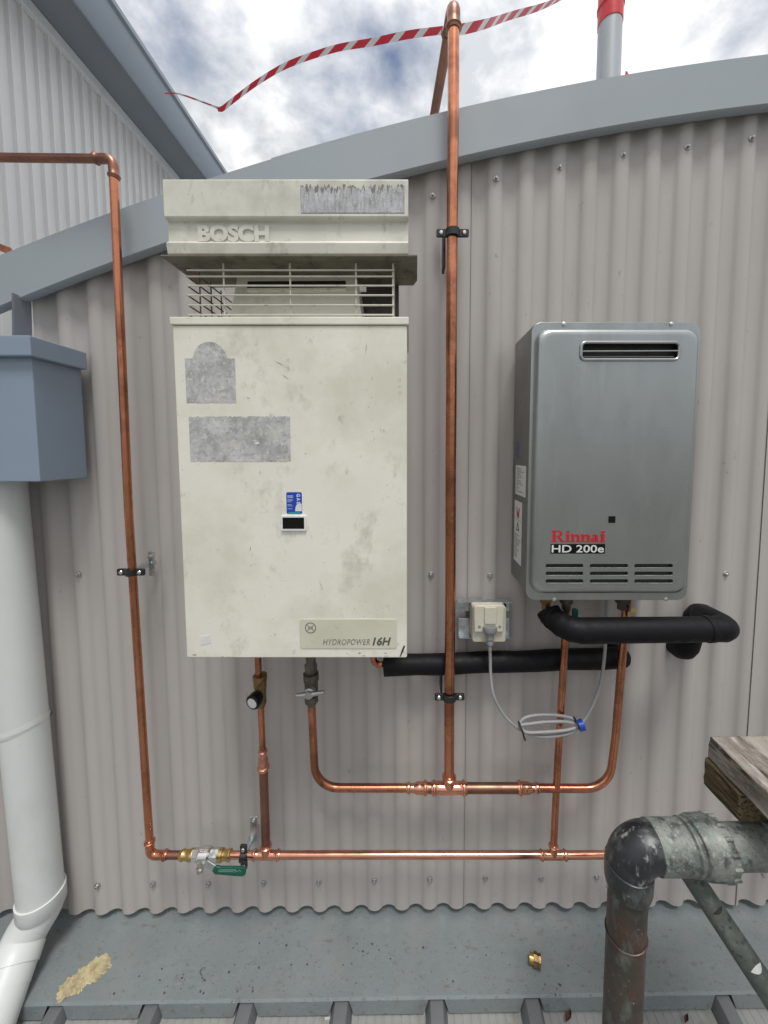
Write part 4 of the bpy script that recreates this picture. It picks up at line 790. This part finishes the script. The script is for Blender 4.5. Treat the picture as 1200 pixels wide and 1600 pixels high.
pl_ = P(748, 1000, -0.035); m = MB(); m.tube(fillet([pl_ + Vector((0.012, 0, 0.02)), pl_ + Vector((0.004, 0, -0.004)), pl_ + Vector((0.03, 0, -0.008))], 0.01, 6), 0.0075, 12); obj('conduit_bend', m, 'grey_plastic', sk)
for (a_, b_, c_, d_), lbl in (((713, 796, 936, 955), 'galvanised angle bracket behind the top of the cream power socket'), ((716, 796, 966, 992), 'galvanised angle bracket behind the bottom of the cream power socket')):
    x0, x1, z0, z1 = pxr(a_, b_, c_, d_, -0.028); tb = thing('mounting_bracket', ((x0 + x1) / 2, -0.02, z0), lbl, 'bracket', 'socket brackets')
    m = MB(); m.box(x0, x1, -0.029, -0.0265, z0, z1); obj('plate', m, 'galv', tb, smooth=0, bevel=0.001)
    zl = z1 if c_ < 950 else z0; m = MB(); m.box(x0, x1, -0.05 if c_ < 950 else -0.045, -0.0295, zl - 0.001, zl + 0.0012); obj('flange', m, 'galv', tb, smooth=0)
    m = MB()
    for px in ((788,) if c_ < 950 else (723, 790)): q_ = P(px, (c_ + d_) / 2, -0.029); m.lathe(q_, (0, -1, 0), [(0, 0.005), (0.003, 0.005), (0.0035, 0.003)], 10)
    obj('bolt', m, 'screw_metal' if c_ > 950 else 'black_clip', tb)
    m = MB(); m.box(x0 + 0.03, x1 - 0.03, -0.0265, -0.006, (z0 + z1) / 2 - 0.006, (z0 + z1) / 2 + 0.006); obj('spacer', m, 'galv', tb, smooth=0)
# ---------------------------------------------------------------- power cable with a tied coil
yc = -0.105
cb_ = thing('power_cable', P(850, 1135, yc), 'grey power cable hanging in a tied coil between socket and steel heater', 'cable')
c0 = pp_ + Vector((0, -0.006, -0.04))
path = [c0, P(766, 1030, ys - 0.012), P(767, 1060, -0.095), P(772, 1088, yc), P(788, 1118, yc), P(812, 1139, yc), P(840, 1148, yc), P(872, 1147, yc), P(896, 1140, yc), P(905, 1131, yc), P(893, 1122, yc + 0.004), P(862, 1117, yc + 0.008), P(828, 1119, yc + 0.008), P(813, 1128, yc + 0.003), P(816, 1140, yc - 0.004), P(838, 1150, yc - 0.007), P(868, 1150, yc - 0.007), P(893, 1144, yc - 0.006), P(902, 1134, yc - 0.004), P(886, 1128, yc - 0.002), P(855, 1128, yc), P(828, 1131, yc), P(813, 1134, yc - 0.003), P(822, 1144, yc - 0.009), P(850, 1144, yc - 0.011), P(884, 1141, yc - 0.010), P(903, 1135, yc - 0.006), P(915, 1122, yc), P(928, 1098, yc), P(939, 1065, yc + 0.004), P(944, 1030, yc + 0.008), P(946, 1000, -0.10), Vector((P(946, 990, -0.1).x, -0.10, RZ0 + 0.01))]
obj('cord', MB().tube(spline(path, 7), 0.0037, 12), 'cable_grey', cb_)
for a_, b_ in ((814, 1137), (901, 1130)):
    q_ = P(a_, b_, yc - 0.002); n_ = Vector((0.9, 0, 0.35)).normalized(); s2 = Vector((0, 1, 0)); t2 = n_.cross(s2)
    m = MB(); m.tube([q_ + s2 * (0.013 * math.cos(k * math.pi / 8)) + t2 * (0.012 * math.sin(k * math.pi / 8)) for k in range(16)], 0.0022, 8, closed=True)
    if a_ < 850: m.tube([q_ + Vector((0.002, -0.012, -0.008)), q_ + Vector((0.006, -0.014, -0.020))], 0.0022, 8)
    obj('cable_tie', m, 'black_clip', cb_)
q_ = P(907, 1133, yc - 0.004); m = MB(); m.lathe(q_ + Vector((-0.006, 0, -0.002)), (0.95, 0, 0.28), [(0, 0.010), (0.001, 0.0125), (0.013, 0.0125), (0.014, 0.010)], 14); obj('cable_band', m, 'print_blue', cb_, label='blue band on the cable coil')

# ---------------------------------------------------------------- rainhead and downpipe
rn = thing('rainhead', (-0.93, -0.08, 1.53), 'boxy blue-grey metal rainhead on the wall at the left edge', 'rainhead')
XRN = -0.805; yf_ = -0.135; zb0, zt0 = 1.5335, 1.80
m = MB(); m.prism([(XRN - 0.24, zb0), (XRN - 0.002, zb0), (XRN - 0.002 + 0.0, zt0), (XRN - 0.24, zt0)], 0.12, o=(0, -0.015, 0)); obj('body', m, 'rainhead_paint', rn, smooth=0, bevel=0.002)
m = MB(); m.prism([(XRN - 0.256, P(53, 556, -0.15).z), (XRN + 0.012, P(53, 556, -0.15).z), (XRN + 0.012, P(50, 523.5, -0.15).z), (XRN - 0.256, P(50, 523.5, -0.15).z)], 0.137, o=(0, -0.013, 0)); obj('rim', m, 'rainhead_paint', rn, smooth=0, bevel=0.0025)
dpz = thing('downpipe', (-0.96, -0.062, 0.35), 'white plastic downpipe under the rainhead, strapped to the wall and kicking out at the foot', 'downpipe')
yd = -0.062; rD = 0.0455
def axisx(pl_, py): return P(pl_, py, yd).x
xd0 = P(0, 760, yd).x
cA = Vector((P(48, 800, yd).x - 0.060, yd, zb0 + 0.004))
# straight drop, then a knee towards the viewer
e1 = P(63, 1385, yd); e2 = P(2, 1580, yd - 0.10)
bx = e1.x;  A0 = Vector((bx - 0.016, yd - 0.006, zb0 + 0.002)); A1 = Vector((bx, yd, P(60, 1400, yd).z))
m = MB(); m.tube([A0, A1], rD, 40); obj('pipe', m, 'pvc', dpz, smooth=60)
kA = A1 + Vector((0, 0, -0.02)); kB = P(38, 1462, yd - 0.022); kC = P(8, 1545, yd - 0.085); kD = P(-60, 1660, yd - 0.14)
ep = fillet([A1 + Vector((0, 0, 0.005)), kA + Vector((0, 0, -0.012)), kB, kC], 0.05, 8)
m = MB(); m.tube(ep, rD * 1.015, 40); obj('elbow', m, 'pvc', dpz, smooth=60)
m = MB(); m.lathe(A1 + Vector((0, 0, 0.012)), (0, 0, -1), [(0, rD), (0.0005, rD * 1.075), (0.04, rD * 1.075), (0.043, rD * 1.01)], 44); obj('socket_collar', m, 'pvc', dpz, smooth=50)
dk = (kC - kB).normalized()
m = MB(); m.lathe(kB + dk * 0.012, dk, [(0, rD * 1.01), (0.003, rD * 1.07), (0.036, rD * 1.07), (0.0365, rD)], 44); obj('socket_collar', m, 'pvc', dpz, smooth=50)
m = MB(); m.tube([kB + dk * 0.04, kB + dk * 0.6], rD, 40); obj('pipe', m, 'pvc', dpz, smooth=60)
zs_ = P(40, 1148, yd - rD).z
m = MB(); ring1 = []
zs0 = zs_
sxc, syc = bx - 0.0085, yd - 0.003
arcp = [(sxc + rD * 1.035 * math.cos(R(a_)), syc - rD * 1.035 * math.sin(R(a_))) for a_ in range(-60, 241, 10)]
m.grid([[(x, y, zs0 + dz + 0.22 * (x - bx)) for x, y in arcp] for dz in (-0.010, 0.010)])
m.grid([[(sxc + (x - sxc) * 1.03, syc + (y - syc) * 1.03, zs0 + dz + 0.22 * (x - bx)) for x, y in arcp] for dz in (-0.004, 0.004)])
m.grid([[arcp[0] + (zs0 - 0.003,), arcp[0] + (zs0 + 0.014,)], [P(79, 1119, -0.012), P(79, 1107, -0.012)]])
obj('strap', m, 'pvc_band', dpz, smooth=60)
m = MB(); p = P(80, 1111, -0.012); m.lathe(p, (0, -1, 0), [(0, 0.008), (0.002, 0.0085), (0.003, 0.006), (0.003, 0.0038), (0.007, 0.0035)], 14); obj('strap_screw', m, 'screw_metal', dpz)

# ---------------------------------------------------------------- old copper drain pipe in the right foreground
YO = -0.38
XO = P(975, 1520, YO).x; ZO = P(1110, 1322, YO).z; rO = 0.0292
od = thing('old_drain_pipe', (XO, YO, 0.2), 'thick old drain pipe with black elbow and verdigris collar in the right foreground', 'pipe')
zr0 = zr(YO) + TILT * XO
m = MB(); m.tube([(XO + 0.001, YO, zr0 - 0.02), (XO, YO, ZO - 0.16), (XO, YO, ZO - 0.058)], rO, 36); obj('standpipe', m, 'brown_pipe', od)
m = MB(); zc1 = ZO - 0.152; m.tube([(XO + (rO + 0.0006) * math.cos(k * math.pi / 16), YO + (rO + 0.0006) * math.sin(k * math.pi / 16), zc1 + 0.005 * math.cos(k * math.pi / 16)) for k in range(32)], 0.0016, 8, closed=True); obj('weld_seam', m, 'brown_pipe', od)
rE = 0.0342
ep = fillet([(XO, YO, ZO - 0.044), (XO, YO, ZO), (XO + 0.044, YO, ZO)], 0.034, 14)
m = MB(); m.tube(ep, rE, 36); obj('elbow', m, 'black_elbow', od)
m = MB(); m.lathe((XO, YO, ZO - 0.030), (0, 0, -1), [(-0.001, rE), (0, rE * 1.045), (0.03, rE * 1.035), (0.040, rE * 0.97), (0.043, rO)], 36); obj('elbow_socket', m, 'black_elbow', od)
m = MB(); m.lathe((XO + 0.036, YO, ZO), (1, 0, 0), [(-0.001, rE), (0, rE * 1.05), (0.052, rE * 1.05), (0.054, rE * 1.0)], 36); obj('sleeve', m, 'verdigris', od)
m = MB(); m.lathe((XO + 0.090, YO, ZO), (1, 0, 0), [(0, rE * 1.0), (0.002, rE * 1.1), (0.006, rE * 1.1), (0.008, rE * 1.02), (0.011, rE * 1.02), (0.013, rE * 1.13), (0.020, rE * 1.2), (0.046, rE * 1.24), (0.048, rE * 1.16), (0.058, rE * 1.16), (0.060, rO)], 36); cl_ = obj('collar', m, 'verdigris', od, smooth=30)
m = MB()
for k in range(14):
    a_ = R(18 + k * 25.7); c2 = Vector((XO + 0.142, YO + rE * 1.17 * math.cos(a_), ZO + rE * 1.17 * math.sin(a_))); m.tube([c2 - Vector((0.006, 0, 0)), c2 + Vector((0.006, 0, 0))], 0.0035, 6)
obj('collar_lugs', m, 'verdigris', cl_, smooth=0)
m = MB(); m.tube([(XO + 0.14, YO, ZO), (XO + 0.9, YO, ZO + 0.004)], rO * 1.03, 36); obj('horizontal_pipe', m, 'verdigris', od)
m = MB(); m.lathe((XO + 0.222, YO, ZO), (1, 0, 0), [(0, rO * 1.02), (0.002, rO * 1.16), (0.012, rO * 1.2), (0.02, rO * 1.12), (0.04, rO * 1.12)], 36); obj('coupling', m, 'verdigris', od)
bp0 = Vector((P(1083, 1372, YO + 0.01).x, YO + 0.02, P(1083, 1372, YO + 0.01).z)); bp1 = P(1200, 1548, -0.44)
br_ = thing('brace_pipe', bp1, 'thin stained diagonal pipe leaning from the old drain pipe down to the right', 'pipe'); dd = (bp1 - bp0).normalized()
m = MB(); m.tube([bp0 - dd * 0.02, bp0 + dd * 0.1, bp1, bp1 + dd * 0.10], 0.0168, 28); obj('tube', m, 'brace_pipe', br_)
up_ = Vector((0, -1, 0.6)); up_ = (up_ - dd * up_.dot(dd)).normalized(); sd_ = dd.cross(up_)
for k, (f_, mt) in enumerate(((0.045, 'shade_stain_black'), (0.11, 'white_plastic'), (0.155, 'shade_stain_black'), (0.235, 'shade_stain_black'))):
    c2 = bp0 + dd * f_; m = MB(); lx = 0.0045 if k else 0.003
    rows = [[c2 + dd * (lx * q_ * math.cos(R(a_))) + (up_ * math.cos(R(a2)) + sd_ * math.sin(R(a2))) * 0.01715 for a_, a2 in ((90 - 15 * j, -38 + 6.3 * j + (20 if k == 1 else 0)) for j in range(13))] for q_ in (0, 1)]
    rows = [[c2 + dd * (q_ * lx * math.sin(math.pi * j / 12)) + (up_ * math.cos(R(-38 + 6.3 * j)) + sd_ * math.sin(R(-38 + 6.3 * j))) * 0.01715 for j in range(13)] for q_ in (-0.6, 1.2)]
    m.grid(rows); obj('stain_mark', m, mt, br_, smooth=0)

# ---------------------------------------------------------------- weathered timbers resting on the drain pipe
def plank(name, x0, x1, y0, y1, z0, z1, mt, seed, ny=30, nx=14, nz=5):
    bm = bmesh.new(); m = MB()
    def jit(v):
        n3 = noise.noise(Vector((v[0] * 85 + seed, v[1] * 8, v[2] * 60))) * 0.0022 + noise.noise(Vector((v[0] * 20, v[1] * 14 + seed, v[2] * 20))) * 0.0025
        return Vector(v) + Vector((n3, noise.noise(Vector((v[0] * 70, seed, v[2] * 70))) * 0.003, n3))
    def face(fn, a, b): m.grid([[jit(fn(i / a, j / b)) for j in range(b + 1)] for i in range(a + 1)])
    X = lambda t: x0 + (x1 - x0) * t; Y = lambda t: y0 + (y1 - y0) * t; Z = lambda t: z0 + (z1 - z0) * t
    for z in (z0, z1): face(lambda a, b: (X(a), Y(b), z), nx, ny)
    for x in (x0, x1): face(lambda a, b: (x, Y(b), Z(a)), nz, ny)
    for y in (y0, y1): face(lambda a, b: (X(a), y, Z(b)), nx, nz)
    o = obj(name, m, mt, smooth=0)
    b_ = bmesh.new(); b_.from_mesh(o.data); bmesh.ops.remove_doubles(b_, verts=b_.verts, dist=1e-5); bmesh.ops.recalc_face_normals(b_, faces=b_.faces); b_.to_mesh(o.data); b_.free()
    o.data.shade_smooth(); o.data.set_sharp_from_angle(angle=R(50))
    mo = o.modifiers.new('bevel', 'BEVEL'); mo.width = 0.003; mo.segments = 2; mo.limit_method = 'ANGLE'; mo.angle_limit = R(60)
    return o
q0 = P(1107, 1149, -0.30); qb = P(1107, 1182, -0.30)
tp = plank('timber_plank', q0.x, q0.x + 0.22, -0.30, -0.86, qb.z, q0.z, 'timber_top', 1.0, 60, 64, 12)
tag(tp, 'weathered grey timber plank jutting in at the right edge, upper of two', 'timber')
b0 = P(1101, 1192, -0.30); b1 = P(1101, 1220, -0.30)
yb_ = (b0.x * F / (1163 - CX)) * 0.93 - D
tb_ = plank('timber_block', b0.x, b0.x + 0.16, -0.298, -0.372, b1.z - 0.006, qb.z - 0.003, 'timber_block', 5.0, 16, 30, 14)
tag(tb_, 'short dark brown timber block under the weathered plank', 'timber')

# ---------------------------------------------------------------- small things on the flashing and roof
p = deck(835, 1503)
bf = thing('brass_fitting', p, 'small loose brass pipe fitting lying on the apron flashing', 'fitting')
ax_ = Vector((0.93, -0.30, 0.0)).normalized(); c2 = p + Vector((-0.013, 0, 0.0125))
m = MB(); m.lathe(c2, ax_, [(0, 0.008), (0.0005, 0.0105), (0.010, 0.0105), (0.0105, 0.0125)], 24); obj('thread', m, 'brass', bf)
m = MB(); m.lathe(c2 + ax_ * 0.0102, ax_, [(0, 0.0142), (0.008, 0.0142), (0.0085, 0.0125), (0.0115, 0.0125), (0.012, 0.0142), (0.017, 0.0142), (0.0172, 0.009)], 8); obj('nut', m, 'brass_dull', bf, smooth=20)
# dried spray-foam residue
ol = [(88, 1560), (92, 1545), (108, 1528), (122, 1517), (140, 1505), (158, 1493), (168, 1489), (172, 1497), (174, 1508), (163, 1520), (154, 1531), (142, 1536), (132, 1540), (122, 1553), (108, 1556), (98, 1564), (88, 1570)]
cen = deck(130, 1530); m = MB(); ring_ = []; rr = random.Random(5)
outl = []
for i in range(len(ol)):
    a, b = Vector((*ol[i], 0)), Vector((*ol[(i + 1) % len(ol)], 0))
    for k in range(7): v = a.lerp(b, k / 7); outl.append(deck(v.x + rr.uniform(-2.6, 2.6), v.y + rr.uniform(-2.6, 2.6)))
rows = []
for t_ in range(21):
    f_ = 1 - t_ / 20 * 0.98; row = []
    for v in outl:
        b_ = cen.lerp(v, f_); h_ = 0.0022 + 0.0035 * noise.noise(Vector((b_.x * 60 + b_.y * 50, b_.x * 14 - b_.y * 20, 0))) + 0.0012 * noise.noise(b_ * 150)
        row.append(b_ + Vector((0, 0, 0.0003 + max(0.0004, h_) * min(1, t_ / 4))))
    rows.append(row)
    rows[-1].append(rows[-1][0])
m.grid(rows); sf = obj('spray_foam_patch', m, 'spray_foam', smooth=0); tag(sf, 'yellowish patch of dried foam residue on flashing beside the downpipe', 'residue')
# crumbs of dirt on the flashing
m = MB(); rr = random.Random(9)
def crumb(px, py, s_):
    try: p = deck(px, py)
    except Exception: return
    k = rr.randint(4, 6); a0 = rr.random() * 6
    b_ = [p + Vector((s_ * math.cos(a0 + i * 6.283 / k) * rr.uniform(0.6, 1.2), s_ * math.sin(a0 + i * 6.283 / k) * rr.uniform(0.5, 1.0), 0.0002)) for i in range(k)]
    t_ = p + Vector((0, 0, s_ * 0.6)); m.add(b_ + [t_], [(i, (i + 1) % k, k) for i in range(k)])
for _ in range(170):
    cx_, cy_ = rr.choice(((420, 1500, ), (320, 1522), (560, 1490), (640, 1500), (740, 1515), (890, 1545), (250, 1540), (380, 1540)))
    px, py = rr.gauss(cx_, 55), rr.gauss(cy_, 18)
    if 130 < px < 935 and 1448 < py < 1560: crumb(px, py, 0.0007 + 0.0026 * rr.random() ** 4)
for a_ in range(0, 200, 16): crumb(320 + rr.uniform(4, 9) * math.cos(R(a_ + 90)), 1522 + rr.uniform(7, 12) * math.sin(R(a_ + 90)), rr.uniform(0.001, 0.0024))
for px, py in ((395, 1543), (536, 1508), (575, 1490), (610, 1498), (318, 1552), (455, 1508)): crumb(px, py, 0.0024)
dc = obj('dirt_crumbs', m, 'mud', smooth=0); dc['kind'] = 'stuff'; dc['label'] = 'dark crumbs of dirt scattered on the apron flashing'; dc['category'] = 'dirt'
def onroof(px, py):
    lo, hi = -0.5, LY
    for _ in range(40):
        y = (lo + hi) / 2; p = P(px, py, y)
        if p.z > zr(y) + TILT * p.x: lo = y
        else: hi = y
    return Vector((p.x, y, zr(y) + TILT * p.x))
def leaf(px, py, s_, seed, label):
    p = onroof(px, py); rr = random.Random(seed); m = MB(); a0 = rr.random() * 3; n = 8; rows = []
    for i in range(n + 1):
        t_ = i / n - 0.5; wd = s_ * 0.34 * math.cos(t_ * math.pi); rows.append([p + Vector((math.cos(a0) * t_ * s_ * 1.6 - math.sin(a0) * j * wd, math.sin(a0) * t_ * s_ * 1.6 + math.cos(a0) * j * wd, 0.004 + s_ * (0.5 * abs(j) ** 1.5 + 0.5 * t_ * t_) + rr.uniform(0, 0.0012))) for j in (-1, -0.5, 0, 0.5, 1)])
    m.grid(rows); m.grid([[v + Vector((0, 0, 0.0004)) for v in r_] for r_ in rows]); tag(obj('dead_leaf', m, 'dead_leaf', smooth=0), label, 'leaf', 'dead leaves on the roof')
leaf(888, 1594, 0.016, 3, 'shrivelled dead leaf on the roof left of the standpipe foot'); leaf(1072, 1597, 0.012, 8, 'shrivelled dead leaf on the roof right of the standpipe foot')
# white paper slip hanging from the lip beside a rib
p = P(514, 1594, LY - 0.006)
m = MB(); m.prism([(p.x - 0.0115, p.z - 0.022), (p.x + 0.010, p.z - 0.022), (p.x + 0.0105, p.z + 0.008), (p.x - 0.010, p.z + 0.006)], 0.0006, o=(0, LY - 0.005, 0)); wl = obj('paper_slip', m, 'white_paper', smooth=0); tag(wl, 'white paper slip hanging from the flashing lip at the bottom edge', 'paper slip')

# ---------------------------------------------------------------- vent pipe and hazard tape above the roof
YV = 0.45
vA = P(957, 125, YV); vB = P(949, -30, YV)
vp = thing('vent_pipe', (vA.x, YV, vA.z - 0.3), 'grey vent pipe with a red sleeve standing above the curved roof', 'vent pipe')
vr = 20.5 / F * 1.36 / 1.25
vx_ = (vA.x + vB.x) / 2; zs1 = P(951, 40, YV).z
m = MB(); m.tube([(vx_ , YV, vA.z - 0.45), (vx_, YV, zs1 + 0.2)], vr, 32); obj('pipe', m, 'vent_grey', vp)
m = MB(); m.lathe((vx_, YV, zs1), (0, 0, 1), [(0, vr), (0.0005, vr * 1.05), (0.05, vr * 1.05), (0.053, vr * 1.12), (0.062, vr * 1.12), (0.065, vr * 1.05), (0.28, vr * 1.05)], 32); obj('red_sleeve', m, 'vent_red', vp)
def tape(name, pts, label, wd, twist, n=14, period=0.058):
    c = spline(pts, n); t = thing(name, c[0], label, 'hazard tape', 'red and white hazard tape'); Ls = [0]
    for a, b in zip(c, c[1:]): Ls.append(Ls[-1] + (b - a).length)
    edge = []
    for i, p in enumerate(c):
        d = (c[min(i + 1, len(c) - 1)] - c[max(i - 1, 0)]).normalized(); u = Vector((0, 0, 1)); u = (u - d * u.dot(d)).normalized(); v = d.cross(u)
        a_ = twist(i / (len(c) - 1)); edge.append((p, u * math.cos(a_) + v * math.sin(a_)))
    def at(s_):
        s_ = max(0, min(Ls[-1], s_)); i = max(k for k in range(len(Ls)) if Ls[k] <= s_); i = min(i, len(c) - 2); f_ = (s_ - Ls[i]) / (Ls[i + 1] - Ls[i])
        return edge[i][0].lerp(edge[i + 1][0], f_), edge[i][1].lerp(edge[i + 1][1], f_).normalized()
    k = 0; s_ = -period; per = period
    while s_ < Ls[-1]:
        rows = []; period = per * (1.25 if k % 2 else 0.75)
        for j in range(5):
            w_ = (j / 4 - 0.5); row = []
            for q_ in range(5):
                ss = s_ + period * q_ / 4 + w_ * period * 0.8 * per / period; p, u = at(ss); row.append(p + u * w_ * wd)
            rows.append(row)
        m = MB(); m.grid(rows); obj('stripe', m, 'tape_red' if k % 2 else 'tape_white', t, smooth=0); k += 1; s_ += period
    return t
gp0 = P(257, 146, 0.93)
tape('hazard_tape', [gp0, P(280, 147, 0.92), P(310, 157, 0.9), P(336, 167, 0.85), P(345, 171, 0.84), P(360, 160, 0.8), P(400, 130, 0.70), P(450, 101, 0.6), P(520, 77, 0.5), P(580, 66, 0.4), P(640, 54, 0.3), P(694, 47, 0.2)], 'red and white striped tape sagging from the gutter across to the riser', 0.0185, lambda t: 1.15 - 0.75 * math.sin(t * 3.1) + (0.9 if t < 0.3 else 0.0))
tape('hazard_tape', [P(694, 47, 0.2), P(720, 46, 0.22), P(760, 37, 0.3), P(800, 24, 0.45), P(850, 9, 0.6), P(900, -14, 0.8)], 'red and white striped tape rising from the riser to the top edge', 0.022, lambda t: 0.35 + 0.9 * t)
p = P(979, 117, 0.42); m = MB(); m.prism([(p.x - 0.008, p.z - 0.02), (p.x + 0.012, p.z - 0.012), (p.x + 0.002, p.z + 0.01), (p.x - 0.004, p.z + 0.012)], 0.001, o=(0, 0.42, 0)); obj('tape_end', m, 'tape_red', vp, smooth=0)
